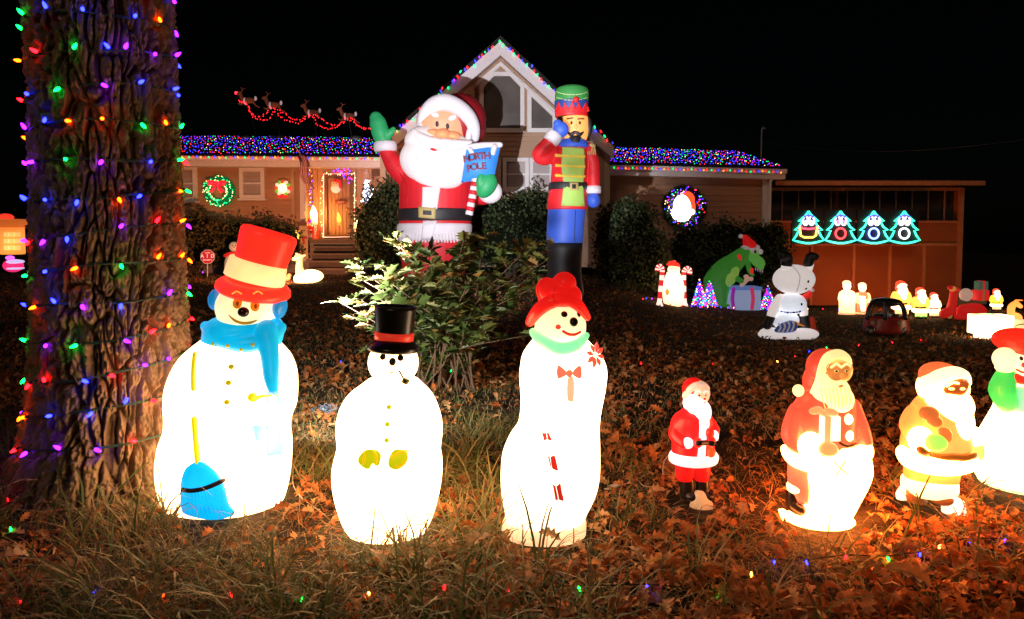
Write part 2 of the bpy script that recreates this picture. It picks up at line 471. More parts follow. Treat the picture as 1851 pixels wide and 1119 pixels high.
# trim board at the wing's corner
for X0, X1 in ((543, 551),):
    t = MB(); t.box((px((X0+X1)/2, D1-.05, 350), D1-.03, (pz(292, D1)+.35)/2), (.14, .12, pz(292, D1)-.35)); obj('corner_trim', t, TRIM, house)
def roof_plane(name, pts, thick=.12):
    m = MB(); m.prism([Vector(p) for p in pts], (0, 0, -thick)); o = obj(name, m, ROOF, house); fixnormals(o.data); return o
rzL = pz(251, 25)
ROOFL = [Vector((xl-.5, D1-.6, ze+.1)), Vector((px(700, D1-.6), D1-.6, ze+.04)), Vector((px(705, 25), 25, rzL)), Vector((px(180, 25), 25, rzL+.1))]
roof_plane('roof', ROOFL)
b = MB(); b.prism([(xl-.5, 25, rzL), (px(700, D1), 25, rzL), (px(700, D1), 31, ze), (xl-.5, 31, ze)], (0, 0, -.12)); o_ = obj('roof', b, ROOF, house); fixnormals(o_.data)
# turbine bumps along the ridge (roof vents)
for X, hw in ((446, 11), (493, 5), (508, 10), (566, 5), (643, 12)):
    c = P(X, 252, 24.6); v = MB(); v.ell(c, (hw*.02, .2, .14), None, 14, 8); obj('roof_vent', v, mat('vent_metal', (.35, .33, .38), .4, metal=.6), house, True)
for (x0, x1, y0, y1) in ((303, 359, 301, 363), (436, 481, 304, 359)):
    window(px(x0, D1), px(x1, D1), pz(y1, D1), pz(y0, D1), D1-.02, house)
# --- porch recess
DP = 21.9
PW = mat('porch_wall', (.45, .30, .17), .7, var=.08, scale=2)
x0, x1 = px(545, DP), px(745, DP)
zf = pz(432, DP)
b = MB(); W_ = x1-x0; nb = 20
for i in range(nb):
    b.box((x0+(i+.5)*W_/nb, DP+.06, (zf+pz(294, DP))/2), (W_/nb-.012, .1, pz(294, DP)-zf))
obj('board_wall', b, PW, house)
b = MB(); b.box((px(545, 21.2)-.02, 21.2, 2.2), (.1, 1.5, 2.8)); obj('porch_side_wall', b, PW, house)
b = MB(); b.box(((x0+x1)/2, 21.2, zf-.06), (W_+.3, 1.6, .12)); obj('porch_floor', b, WOOD, house)
b = MB(); b.box(((x0+x1)/2+.1, 21.2, zf-.55), (W_, 1.4, .86)); obj('porch_base', b, mat('block', (.2, .2, .2)), house)
b = MB(); b.box(((x0+x1)/2, 21.1, pz(293, 21)), (W_, 1.7, .06)); obj('porch_ceiling', b, TAN, house)
sx0, sx1 = px(560, 20), px(672, 20)
ns = 5
for i in range(ns):
    h = zf*(ns-1-i+.0)/ns; yy = 20.4-.30*i
    t = MB(); t.box(((sx0+sx1)/2, yy-.15, h-.025), (sx1-sx0, .34, .05)); obj('step', t, WOOD, house)
    r_ = MB(); r_.box(((sx0+sx1)/2, yy-.02, h/2-.03), (sx1-sx0-.05, .03, max(.02, h-.07))); obj('riser', r_, mat('riser', (.09, .065, .05), .8), house)
# door
dx0, dx1, dz0, dz1 = px(586, DP), px(640, DP), zf, pz(315, DP)
f = MB(); frame_rect(f, dx0, dx1, dz0, dz1, DP-.03, .12, .12); door = obj('door', f, mat('door_frame', (.12, .07, .035), .5), house)
nbd = 6
for i in range(nbd):
    w_ = (dx1-dx0-.24)/nbd; p_ = MB(); p_.box((dx0+.12+(i+.5)*w_, DP+.0, (dz0+dz1)/2), (w_-.012, .04, dz1-dz0-.24)); obj('plank', p_, DOORM, door)
p_ = MB(); p_.ell((dx1-.2, DP-.06, dz0+.95), .035); obj('handle', p_, mat('brass', (.6, .42, .15), .3, metal=1), door, True)
# --- central gable block
DG = 19.9
gx0, gx1 = px(690, DG), px(1100, DG)
pk = P(905, 100, DG)
apx = pk.x; apz = pz(96, DG)
lb = P(700, 262, DG); rb = P(1104, 268, DG)
sl = (apz-lb.z)/(apx-lb.x); sr = (apz-rb.z)/(rb.x-apx)
def gshape(z, a, b):
    return (max(a, apx-(apz-z)/sl), min(b, apx+(apz-z)/sr)) if z < apz else (apx, apx)
siding('gable_siding', gx0, gx1, .2, apz, DG, house, SID2, .14, gshape)
for xs_, sg in ((gx0, 1), (gx1, -1)):
    t = MB(); t.box((xs_+.06*sg, DG-.03, (rb.z+.1)/2+.1), (.16, .14, rb.z-.1)); obj('corner_trim', t, TAN, house)
for sgn, xx in ((-1, gx0), (1, gx1)):
    t = MB(); t.box((xx+sgn*-.05, DG+3.05, (rb.z)/2), (.1, 5.9, rb.z)); obj('side_wall', t, SID2, house)
def slab(p0, p1, wid, y0, y1, mt, name, off=0):
    """rake piece running p0->p1 (x,z) hanging wid below, from depth y0 to y1"""
    a = Vector((p0[0], y0, p0[1]+off)); b_ = Vector((p1[0], y0, p1[1]+off)); n = Vector((b_.x-a.x, 0, b_.z-a.z)).normalized(); pn = Vector((0, 0, -1/abs(n.x)))
    m = MB(); m.prism([a, b_, b_+pn*wid, a+pn*wid], (0, y1-y0, 0)); o = obj(name, m, mt, house); fixnormals(o.data); return o
YF = DG-.75
tp = (px(905, YF, 74), pz(73, YF)); tl = (px(708, YF, 244), pz(243, YF)); tr = (px(1110, YF, 262), pz(262, YF))
RK = mat('rake_board', (.72, .66, .66), .55, var=.05)
slab((tp[0], tp[1]), tl, .30, YF, YF+.05, RK, 'rake_board'); slab((tp[0], tp[1]), tr, .30, YF, YF+.05, RK, 'rake_board')
SOF = mat('soffit_board', (.52, .40, .33), .7, var=.08)
slab((tp[0], tp[1]), tl, .10, YF+.05, DG+.05, SOF, 'gable_soffit', -.16); slab((tp[0], tp[1]), tr, .10, YF+.05, DG+.05, SOF, 'gable_soffit', -.16)
slab((tp[0], tp[1]+.12), (tl[0]-.05, tl[1]+.05), .10, YF-.04, 30, ROOF, 'gable_roof'); slab((tp[0], tp[1]+.12), (tr[0]+.05, tr[1]+.05), .10, YF-.04, 30, ROOF, 'gable_roof')
# inner frieze board under the soffit
ip = (px(905, DG, 112), pz(112, DG)); il = (px(745, DG, 250), pz(248, DG)); ir = (px(1062, DG, 250), pz(252, DG))
slab(ip, il, .10, DG-.06, DG-.021, TRIM, 'frieze_board'); slab(ip, ir, .10, DG-.06, DG-.021, TRIM, 'frieze_board')
# gable windows (shaped)
def shaped(pts, w=.12, fr=TRIM, gl=GLASSD):
    W3 = [P(x, y, DG-.03) for x, y in pts]; c = sum(W3, Vector())/len(W3); m = MB(); n = len(W3)
    inn = []
    for i in range(n):
        a, b_, c_ = W3[i-1], W3[i], W3[(i+1) % n]
        d1 = (b_-a).normalized(); d2 = (c_-b_).normalized(); n1 = Vector((-d1.z, 0, d1.x)); n2 = Vector((-d2.z, 0, d2.x))
        if n1.dot(c-b_) < 0: n1 = -n1
        if n2.dot(c-b_) < 0: n2 = -n2
        bb = n1+n2; bb = bb/max(.3, bb.dot(n1)); inn.append(b_+bb*w)
    for i in range(n):
        j = (i+1) % n; m.prism([W3[i], W3[j], inn[j], inn[i]], (0, -.1, 0))
    o = obj('window', m, fr, house); fixnormals(o.data)
    g = MB(); g.prism([p+Vector((0, -.01, 0)) for p in inn], (0, -.02, 0)); g = obj('pane', g, gl, o); fixnormals(g.data)
shaped([(867, 240), (867, 155), (890, 131), (925, 131), (948, 155), (948, 240)])
shaped([(953, 240), (953, 158), (1006, 208), (1006, 240)])
shaped([(858, 240), (858, 152), (826, 184), (800, 212), (800, 240)], fr=TAN)
shaped([(1012, 240), (1012, 214), (1038, 240)], .06)
for X0, X1 in ((909, 956), (957, 1000)):
    window(px(X0, DG, 315), px(X1, DG, 315), pz(345, DG), pz(286, DG), DG-.03, house)
# porch-side window behind the santa
window(px(860, DG, 315), px(906, DG, 315), pz(345, DG), pz(286, DG), DG-.03, house, TAN)
# --- right wing
DR = 21.0
rx0, rx1 = px(1096, DR), px(1384, DR)
siding('siding_wall', rx0, rx1, -.6, pz(312, DR), DR, house, SID)
z0_, z1_ = pz(302, DR-.55), pz(310, DR-.55)
eave(px(1100, DR-.55), px(1420, DR-.55), z0_, DR, z1_)
ROOFR = [Vector((px(1098, DR-.6), DR-.6, z0_+.1)), Vector((px(1420, DR-.6), DR-.6, z1_+.1)), Vector((px(1335, 24.5, 272), 24.5, pz(275, 24.5))), Vector((px(1098, 24.5), 24.5, pz(268, 24.5)))]
roof_plane('roof', ROOFR)
roof_plane('roof', [ROOFR[1], Vector((ROOFR[1].x, 29, ROOFR[1].z)), ROOFR[2]+Vector((0, .02, 0))])
t = MB(); t.box((rx1-.05, DR-.03, (pz(315, DR)-.6)/2), (.16, .14, pz(315, DR)+.6)); obj('corner_trim', t, TRIM, house)
t = MB(); t.tube([(rx1+.10, DR-.5, pz(312, DR)), (rx1+.06, DR-.15, pz(330, DR)), (rx1+.06, DR-.13, -.7)], .05, 8); obj('downspout', t, TRIM, house)
b = MB(); b.box((rx1-.05, DR+2.5, 1.2), (.1, 5, 3.6)); obj('side_wall', b, SID, house)
# --- enclosed carport on the right
DC = 21.6
OS = mat('carport_siding', (.32, .105, .03), .75, var=.08, scale=2)
cx0, cx1 = px(1385, DC), px(1735, DC, 440)
zb = float(terr(12, DC))-.1
siding('carport_siding', cx0, cx1, zb, pz(444, DC), DC, house, OS, .12)
b = MB(); b.box(((px(1660, DC)+cx1)/2, DC+.04, (pz(403, DC)+pz(441, DC))/2), (cx1-px(1660, DC), .08, pz(403, DC)-pz(441, DC))); obj('panel', b, OS, house)
b = MB(); b.box(((cx0+px(1430, DC))/2, DC+.04, (pz(403, DC)+pz(441, DC))/2), (px(1430, DC)-cx0, .08, pz(403, DC)-pz(441, DC))); obj('panel', b, OS, house)
b = MB(); b.box(((cx0+cx1)/2, DC+.3, (pz(342, DC)+pz(402, DC))/2), (cx1-cx0, .03, pz(342, DC)-pz(441, DC))); obj('screen', b, mat('insect_screen', (.025, .02, .02), .8), house)
for Y, h in ((342, .1), (401, .07), (442, .09)):
    b = MB(); b.box(((cx0+cx1)/2, DC-.02, pz(Y, DC)), (cx1-cx0, .1, h)); obj('rail', b, mat('beam', (.48, .22, .10), .7), house)
for i in range(11):
    X = 1415+i*29.4; b = MB(); b.box((px(X, DC, 370), DC+.05, (pz(345, DC)+pz(400, DC))/2), (.03, .04, pz(345, DC)-pz(400, DC))); obj('mullion', b, mat('mull', (.30, .2, .15), .7), house)
for X in (1465, 1541, 1606, 1668):
    b = MB(); b.box((px(X, DC, 500), DC-.045, (zb+pz(444, DC))/2), (.09, .05, pz(444, DC)-zb)); obj('batten', b, mat('beam', (.48, .22, .10), .7), house)
b = MB(); b.box((cx1-.04, DC-.05, (zb+pz(340, DC))/2), (.12, .12, pz(340, DC)-zb)); obj('corner_post', b, mat('beam', (.48, .22, .10), .7), house)
b = MB(); b.prism([(cx0-.1, DC-.7, pz(327, DC-.7)), (px(1780, DC-.7), DC-.7, pz(330, DC-.7)), (px(1780, DC-.7), 27, pz(330, DC-.7)+.4), (cx0-.1, 27, pz(327, DC-.7)+.4)], (0, 0, -.1))
o_ = obj('roof', b, ROOF, house); fixnormals(o_.data)
b = MB(); b.box(((cx0+px(1778, DC-.7))/2, DC-.72, pz(331, DC-.7)), (px(1778, DC-.7)-cx0, .04, .14)); obj('fascia', b, mat('beam', (.48, .22, .10), .7), house)
b = MB(); b.box((cx1+.0, DC+2.6, (zb+pz(345, DC))/2), (.1, 5, pz(345, DC)-zb)); obj('side_wall', b, OS, house)

# power mast and cable
um = empty('utility_mast', P(1376, 275, 24), 'thin grey service mast rising behind the right wing roof', 'mast')
m_ = MB(); a = P(1376, 275, 24); m_.tube([(0, 0, -.6), (0, 0, .75)], .03, 8); m_.tube([(0, 0, .75), (.06, 0, .85), (.12, 0, .8)], .04, 8); obj('pole', m_, mat('galvanised', (.3, .3, .3), .5, metal=.4), um)
a, c = P(1378, 258, 24), P(1900, 246, 18)
m_ = MB(); pts = [a.lerp(c, t/16)+Vector((0, 0, -.35*math.sin(math.pi*t/16))) for t in range(17)]; m_.tube(pts, .008, 5)
tag(obj('power_cable', m_, mat('cable_black', (.05, .05, .05), .6)), 'thin overhead cable running right from the service mast', 'cable')

# ================================================================== LIGHT STRINGS ON THE HOUSE
def bulbs_mesh(name, pts, cols, r, s, parent, kind='stuff', elong=1.0):
    names = sorted(set(cols)); idx = np.array([names.index(c) for c in cols]); n = len(pts)
    a = np.random.rand(n, 3)*6.28
    return scatter(name, OCT_V, OCT_F, np.array(pts, float), eul(a[:, 0], a[:, 1], a[:, 2]), np.tile([r, r, r*elong], (n, 1)), [bulbmat(c, s) for c in names], parent, idx, kind=kind)
def net(label, quad, nu, nv, off, keep=1.0):
    root = empty('net_lights', (0, 0, 0), label, 'string lights')
    A, B, C, D = quad; pts = []; w = MB(); cols = []
    pal = ['blue', 'red', 'green', 'blue', 'purple', 'purple', 'blue', 'warm', 'blue', 'green', 'red', 'blue']
    nrm = (B-A).cross(D-A).normalized()
    if nrm.z < 0: nrm = -nrm
    for i in range(nu):
        line = []
        for j in range(nv):
            u = (i+.5*(j % 2)+random.uniform(-.35, .35))/nu; v = min(1, max(.01, (j+.5+random.uniform(-.3, .3))/nv)); u = min(.995, max(.005, u))
            p = (A.lerp(B, u)).lerp(D.lerp(C, u), v)+nrm*random.uniform(.03, .07)
            pts.append(p); cols.append(random.choice(pal)); line.append(p-nrm*.02)
        if i % 2 == 0: w.tube(line, .004, 3, cap=False)
    bulbs_mesh('bulbs', pts, cols, .0155, 4.6, root)
    obj('wire', w, mat('cable_green', (.01, .04, .015), .6), root, kind='stuff')
net('dense multicoloured net lights covering the left wing roof', ROOFL, 108, 9, .05)
net('diagonal multicoloured net lights on the right wing roof', ROOFR, 62, 9, .05)
def string(label, pts, n, r, s, pal, name='string_lights', wirer=.004, jit=.02, wire=True, cat='string lights', ordered=True, drop=0, wirem=None):
    """a string of separately made bulbs hung along pts"""
    root = empty(name, pts[0], label, cat); o0 = Vector(pts[0]); pts = [Vector(p) for p in pts]
    seg = [(pts[i+1]-pts[i]).length for i in range(len(pts)-1)]; tot = sum(seg); ci = 0; me = {}
    w = MB(); wp = []
    for k in range(n):
        t = tot*(k+.5)/n; i = 0
        while i < len(seg)-1 and t > seg[i]: t -= seg[i]; i += 1
        p = pts[i].lerp(pts[i+1], t/seg[i])+Vector([random.uniform(-jit, jit) for _ in range(3)])
        c = pal[k % len(pal)] if ordered else random.choice(pal)
        if c not in me:
            q = MB(); q.ell((0, 0, 0), (r*.62, r*.62, r*1.25), None, 6, 5); me[c] = q.mesh('bulb', bulbmat(c, s), True)
        o = bpy.data.objects.new('bulb', me[c]); COL.objects.link(o); o.parent = root; o.location = p-o0-Vector((0, 0, drop))
        o.rotation_euler = (random.uniform(-.6, .6), random.uniform(-.6, .6), 0)
        wp.append(p-o0+Vector((0, .01, r*.6)))
    if wire and len(wp) > 1: w.tube(wp, wirer, 4); obj('wire', w, wirem or mat('cable_green', (.01, .04, .015), .6), root)
    return root
pal4 = ['green', 'red', 'blue', 'orange', 'red']
string('line of larger coloured bulbs along the left wing gutter', [P(305, 283, D1-.64), P(682, 287, D1-.64)], 56, .028, 3, pal4)
string('line of coloured bulbs along the right wing gutter', [P(1106, 303, DR-.64), P(1416, 311, DR-.64)], 44, .026, 3, pal4)
string('coloured bulbs following the left rake of the gable', [P(903, 74, YF-.08), P(710, 243, YF-.08)], 30, .036, 4, ['green', 'red', 'blue', 'green', 'red', 'purple', 'blue'], jit=.06)
string('coloured bulbs following the right rake of the gable', [P(908, 76, YF-.08), P(1108, 262, YF-.08)], 30, .036, 4, ['green', 'blue', 'red', 'green', 'red', 'blue'], jit=.06)
string('multicoloured mini lights along the top of the porch opening', [P(555, 297, 20.6), P(640, 301, 20.6), P(700, 302, 20.6)], 34, .018, 5, ['blue', 'red', 'warm', 'green', 'warm', 'purple'])
string('multicoloured mini lights winding down the left porch corner', [P(557, 300, 20.7), P(562, 340, 20.7), P(560, 370, 20.7), P(566, 400, 20.7), P(548, 418, 20.5), P(536, 430, 20.3)], 46, .02, 5, ['blue', 'purple', 'red', 'warm', 'blue', 'orange'], jit=.07)
string('bright cluster of pink and blue lights above the door', [P(600, 302, 20.9), P(612, 312, 20.9), P(632, 303, 20.9), P(604, 308, 20.9), P(626, 316, 20.9), P(636, 324, 20.9), P(618, 298, 20.9), P(628, 328, 20.9)], 50, .024, 5, ['purple', 'red', 'blue', 'red', 'purple'], jit=.08)
string('warm mini lights framing the door on both sides', [P(581, 428, DP-.2), P(582, 314, DP-.2), P(641, 314, DP-.2), P(643, 428, DP-.2)], 56, .018, 5, ['warm', 'warm', 'red', 'warm'], jit=.04)
# glowing white rope around the door
rl = empty('rope_light', P(585, 430, DP-.1), 'thin white rope light outlining the front door', 'rope light')
q = MB(); o0 = rl.location
q.tube([P(585, 430, DP-.12)-o0, P(585, 314, DP-.12)-o0, P(641, 314, DP-.12)-o0, P(641, 340, DP-.12)-o0, P(640, 428, DP-.12)-o0, P(585, 429, DP-.12)-o0], .012, 6)
obj('tube', q, mat('rope_glow', (1, .7, .5), .4, em=(1, .62, .42), es=1.6), rl)

# ================================================================== HIDDEN-BY-SNOWMAN FLOODLIGHT and the red garage flood
def flood(label, loc, target, power, col, spot, blend=.5, size=.05, lens=4):
    r_ = empty('floodlight', loc, label, 'floodlight'); d = (Vector(target)-Vector(loc)).normalized(); q = d.to_track_quat('-Z', 'Y')
    r_.rotation_mode = 'XYZ'
    m = MB(); m.box((0, 0, .05), (.17, .12, .05)); m.box((0, 0, .022), (.155, .105, .006)); h = obj('housing', m, mat('black_plastic', (.02, .02, .02), .5), r_); h.rotation_euler = q.to_euler()
    m = MB(); m.box((0, 0, .017), (.14, .09, .004)); h2 = obj('lens', m, mat('flood_lens_'+label[:5], col, .2, em=col, es=lens), h)
    m = MB(); m.tube([(0, 0, -.12), (0, 0, -.02)], .012, 6); obj('stake', m, mat('black_plastic', (.02, .02, .02)), r_)
    L_ = bpy.data.lights.new('flood_lamp', 'SPOT'); L_.energy = power; L_.color = col; L_.spot_size = R(spot); L_.spot_blend = blend; L_.shadow_soft_size = size
    lo = bpy.data.objects.new('flood_lamp', L_); COL.objects.link(lo); lo.location = Vector(loc)+d*.03; lo.rotation_euler = q.to_euler()
    return r_
FL = Vector((-1.52, 3.30, .55))
flood('small white floodlight on a stake hidden behind the red-hatted snowman', FL, P(915, 215, 15.5), 8800, (.95, .92, 1), 44, 1.0)
flood('low cool white floodlight between the red-hatted snowman and the spiny shrub', (-1.13, 3.32, .50), (-.45, 4.9, .40), 170, (.95, 1, .93), 130, 1.0)  # weak fill added for the shrub and the ground near it
gfl = G(1500, 548)
flood('small red orange floodlight on the grass facing the carport wall', (gfl.x, 19.0, gfl.z+.15), (gfl.x+.6, DC, 0.9), 190, (1, .17, .03), 140, .8)
g2 = G(470, 520); flood('small amber floodlight on the lawn aimed at the left wing wall', (g2.x, g2.y, g2.z+.15), (g2.x-1.2, D1, 2.2), 1050, (1, .36, .16), 120, .9)
g3 = G(1345, 545); flood('small amber floodlight behind the inflatable present aimed at the right wing', (g3.x, g3.y, g3.z+.15), (g3.x-1.4, DR, 2.4), 240, (1, .28, .08), 120, .9)
# ================================================================== BIG TREE
def build_trunk():
    base = Vector((-1.91, 3.22, 0))
    root = empty('tree', base, 'thick furrowed tree trunk wrapped in coloured lights at the left edge', 'tree')
    nu, nv = 560, 760; H = 4.6
    th = np.linspace(0, 2*np.pi, nu, endpoint=False); z = np.linspace(-.1, H, nv); T, Z = np.meshgrid(th, z)
    def rad(z): return .270-.002*z+.10*np.exp(-np.maximum(z, 0)/.2)+.05*np.exp(-np.maximum(z, 0)/1.1)
    U = T/(2*np.pi)
    def per(fu, fv, o=4, sx=0):  # periodic-in-angle noise through a blend
        a = fbm(U*fu+sx, Z*fv+sx, o); b_ = fbm((U-1)*fu+sx, Z*fv+sx, o); w = np.clip((U-.85)/.15, 0, 1); return a*(1-w)+b_*w
    def worley(fu, fv, seed):
        rs = np.random.RandomState(seed); J = rs.rand(fu, 400, 2)
        wx = U*fu+(per(16, 4, 4, seed)-.47)*1.8; wy = Z*fv+(per(30, 6, 2, seed+4)-.47)*2.2+3
        ix = np.floor(wx).astype(int); iy = np.floor(wy).astype(int); f1 = np.full(U.shape, 9.); f2 = np.full(U.shape, 9.)
        for dx in (-1, 0, 1):
            for dy in (-1, 0, 1):
                j = J[(ix+dx) % fu, (iy+dy) % 400]; d = np.hypot(ix+dx+j[..., 0]-wx, iy+dy+j[..., 1]-wy)
                f2 = np.minimum(f2, np.maximum(f1, d)); f1 = np.minimum(f1, d)
        return f2-f1
    w1 = worley(46, 5.5, 5); w2 = worley(110, 26, 9)
    p1 = np.clip(w1*3.6, 0, 1); p2 = np.clip(w2*2.5, 0, 1)
    fine = per(170, 40, 3, 3)
    hh = .046*p1**.8+.010*p1*p2+.034*(fine-.47)*p1+.02*(per(5, 1.2, 2, 8)-.5)
    Rr = rad(Z)+hh-.02+.04*np.cos(5*T+1)*np.exp(-np.maximum(Z, 0)/.2)
    lean = .0*Z
    V = np.stack([Rr*np.cos(T)+lean+.02*np.sin(Z*1.3), Rr*np.sin(T), Z], -1).reshape(-1, 3)
    i, j = np.meshgrid(np.arange(nv-1), np.arange(nu), indexing='ij'); a = i*nu+j; b_ = i*nu+(j+1) % nu
    F = np.stack([a, b_, b_+nu, a+nu], -1).reshape(-1, 4)
    me = bpy.data.meshes.new('trunk'); me.vertices.add(len(V)); me.vertices.foreach_set('co', V.reshape(-1)); me.loops.add(F.size)
    me.loops.foreach_set('vertex_index', F.reshape(-1).astype(np.int32)); me.polygons.add(len(F)); me.polygons.foreach_set('loop_start', (np.arange(len(F))*4).astype(np.int32)); me.polygons.foreach_set('loop_total', np.full(len(F), 4, np.int32))
    me.polygons.foreach_set('use_smooth', [True]*len(F)); me.update(calc_edges=True)
    m = mat('bark', (.25, .175, .10), .85, var=.4, scale=14, bump=.5, bscale=120, stretch=(1, 1, .35), spec=.15)
    me.materials.append(m); obj('trunk', me, None, root)
    return base, rad
tb, trad = build_trunk()
def trunk_string():
    root = empty('string_lights', (tb.x, tb.y, 0), 'green wired string of coloured bulbs spiralled up the big tree trunk', 'string lights')
    wires = MB(); pitch = .155; pts = []; turns = int(4.0/pitch)
    n = turns*40
    for k in range(n):
        a = 2*math.pi*k/40; z = .12+pitch*k/40+.012*math.sin(a*1.7+k*.01)
        r = trad(np.array(z))+.028; pts.append(Vector((r*math.cos(a)+.02*math.sin(z*1.3), r*math.sin(a), z)))
    wires.tube(pts, .0032, 5); w2 = [p+Vector((0, 0, .006*math.sin(i*.9))) + Vector((p.x, p.y, 0)).normalized()*.004*math.cos(i*.9) for i, p in enumerate(pts)]
    wires.tube(w2, .0026, 5); obj('wire', wires, mat('cable_green2', (.02, .07, .035), .5), root)
    pal = ['purple', 'blue', 'green', 'red', 'orange', 'blue', 'purple']; shells = {}
    for c in set(pal):
        q = MB(); q.rings([[Vector((r*math.cos(t), r*math.sin(t), z)) for t in [6.283*k/7 for k in range(7)]] for z, r in ((.012, .0055), (.018, .0085), (.028, .009), (.038, .0062), (.046, .0015))])
        shells[c] = q.mesh('bulb', bulbmat(c, 26, 't'), True)
    q = MB(); q.tube([(0, 0, -.004), (0, 0, .013)], .007, 7); sock = q.mesh('socket', mat('cable_green2', (.02, .07, .035)), True)
    s = 0; k = 0; arc = [0]
    for a, b_ in zip(pts, pts[1:]): arc.append(arc[-1]+(b_-a).length)
    rs = random.Random(11)
    while s < arc[-1]-.05:
        s += .135+rs.uniform(-.05, .05); i = int(np.searchsorted(arc, s))
        if i >= len(pts): break
        p = pts[i]; c = rs.choice(pal); k += 1
        if p.y > .2 or p.z > 3.6: continue
        out = Vector((p.x, p.y, 0)).normalized(); tan = Vector((-out.y, out.x, 0))
        d = (out*rs.uniform(.25, .9)+tan*rs.uniform(-1, 1)+Vector((0, 0, rs.uniform(-.9, .9)))).normalized()
        o = bpy.data.objects.new('bulb', shells[c]); COL.objects.link(o); o.parent = root; o.location = p+out*.004; o.scale = (.85, .85, .9)
        o.rotation_euler = d.to_track_quat('Z', 'Y').to_euler()
        so_ = bpy.data.objects.new('socket', sock); COL.objects.link(so_); so_.parent = o
trunk_string()
# dim second trunk at the far left
t2 = empty('tree', (-6.6, 7.6, 0), 'dim smooth tree trunk leaning in the dark behind the lit trunk', 'tree')
m = MB(); m.tube([(0.1, 0, -.1), (0, 0, .8), (-.06, 0, 2.5), (-.25, 0, 4.5), (-.6, 0, 7)], [.42, .33, .30, .28, .25], 18); obj('trunk', m, mat('bark_dim', (.09, .06, .045), .9, var=.3, bump=1, bscale=20, stretch=(1, 1, .3)), t2, True)
m = MB(); m.tube([(-.25, 0, 4.4), (.8, .3, 6.2), (1.6, .4, 8)], [.17, .12, .07], 10); obj('branch', m, mat('bark_dim', (.09, .06, .045)), t2, True)

# ================================================================== FRONT ROW OF LIT BLOW-MOULD FIGURES
WHITE = (1, .56, .26)
BLACKP = mat('black_paint', (.012, .01, .009), .3, var=.2)
# ---------- snowman with red hat
f = Fig('snowman', 'tall lit plastic snowman in red top hat with blue scarf, earmuffs and broom', 'snowman', 408, 920, d=2.93, bulb=(412, 790, 0), fall=150, floor=.10)
W = f.glow('white', WHITE, 11, (.85, .8, .75))
f.part('body', f.sh().loft([(932, 405, 76), (924, 405, 96), (905, 405, 108), (870, 405, 117), (835, 406, 120), (800, 409, 118), (775, 412, 112), (755, 414, 112), (730, 418, 117), (700, 420, 117), (670, 424, 111), (645, 427, 99), (625, 430, 80), (605, 433, 58), (585, 437, 50)], .78), W)
fc = f.glow('face', (1, .86, .45), 3.2, (.9, .85, .7))
f.part('head', f.sh().E(446, 556, 55, 47, 50, -4, ang=4).E(446, 575, 50, 30, 48, -6), fc, 2.5)
red = f.glow('red', (1, .022, .010), 5.5, (.7, .03, .02))
hat = f.part('hat', f.sh().axis(457, 531, 460, 508, [(0, 30), (0.02, 62), (.25, 67), (.55, 66), (.8, 60), (1.0, 50), (1.1, 40)], tiltback=-4, flat=.85), red)
# brim droops left
f.part('hat_crown', f.sh().axis(460, 512, 487, 421, [(0, 50), (.1, 47), (.5, 47), (.9, 51), (.97, 51), (1.03, 48), (1.05, 40), (1.06, 10)], flat=.85, tiltback=6), red, parent=hat)
cream = f.glow('cream', (1, .66, .24), 4.2, (.9, .8, .6))
f.part('hat_band', f.sh().axis(459, 507, 468, 472, [(0, 51), (.05, 54), (.5, 53), (.95, 51), (1.0, 48)], flat=.87), cream, parent=hat)
blue = f.glow('blue', (.0, .36, .62), 2.6, (.02, .45, .75))
f.part('earmuff', f.sh().E(391, 541, 13, 20, 20, -8, ang=8), f.glow('muffblue', (.0, .18, .42), 3, (.02, .2, .5)))
f.part('earmuff', f.sh().E(506, 555, 12, 21, 20, -8, ang=8), f.glow('muffblue', (.0, .18, .42), 3))
sc = f.part('scarf', f.sh().loft([(640, 436, 50), (636, 436, 62), (622, 437, 70), (602, 440, 72), (588, 441, 70), (578, 443, 62), (572, 443, 50)], .82).limb([(372, 590, 10, 0), (395, 612, 15, -38), (440, 622, 17, -52), (485, 612, 15, -44), (508, 592, 10, -10)]), blue, 2.2)
f.part('scarf_tail', f.sh().limb([(480, 600, 22, -52), (487, 640, 17, -70), (490, 680, 14, -86), (494, 703, 10, -90)], flat=.5), blue, parent=sc)
for pts in ([(483, 708), (506, 708), (505, 735), (480, 735)], [(456, 770), (474, 768), (478, 796), (462, 797)], [(480, 768), (506, 770), (510, 822), (482, 824)]):
    f.patch('scarf_patch', pts, f.glow('pale', (.10, .55, .9), 2.0, (.3, .6, .9)), .7, smooth_outline=False, parent=sc)
f.part('shoulder_bow', f.sh().E(345, 640, 1, 1, 1, 30), W) if False else None
olive = f.glow('olive', (.55, .42, .0), 1.1, (.5, .4, .05))
for X, Y in ((418, 663), (413, 692), (410, 727)): f.dot('button', X, Y, 5, 4.5, olive)
for X, Y, a in ((429, 548, 5), (461, 553, 5)):
    e = f.dot('eye', X, Y, 8, 10, f.glow('orange', (1, .25, .0), 1.6, (.8, .2, .02)), 2, a)
    f.dot('pupil', X+1, Y+1, 3, 4.5, f.glow('pup', (.5, .08, .0), 1.0, (.3, .04, .02)), 1.5, a, parent=e, out=2)
f.dot('nose', 440, 564, 10, 9, mat('nose_brown', (.03, .008, .006), .15), 8)
f.stroke('smile', [(414, 570), (424, 579), (438, 584), (453, 583), (464, 579)], [1, 2.6, 2.8, 2.6, 1], f.glow('smile', (.6, .3, .02), 1.2, (.5, .25, .03)))
for X in (428, 466): f.stroke('eyebrow', [(X-8, 531), (X, 527), (X+8, 531)], 1.2, f.glow('brow', (1, .6, .1), 2))
for X, Y in ((385, 622), (412, 625), (436, 632), (457, 623)): f.dot('star', X, Y, 3.5, 3.5, olive, 1.5, out=.5, parent=sc)
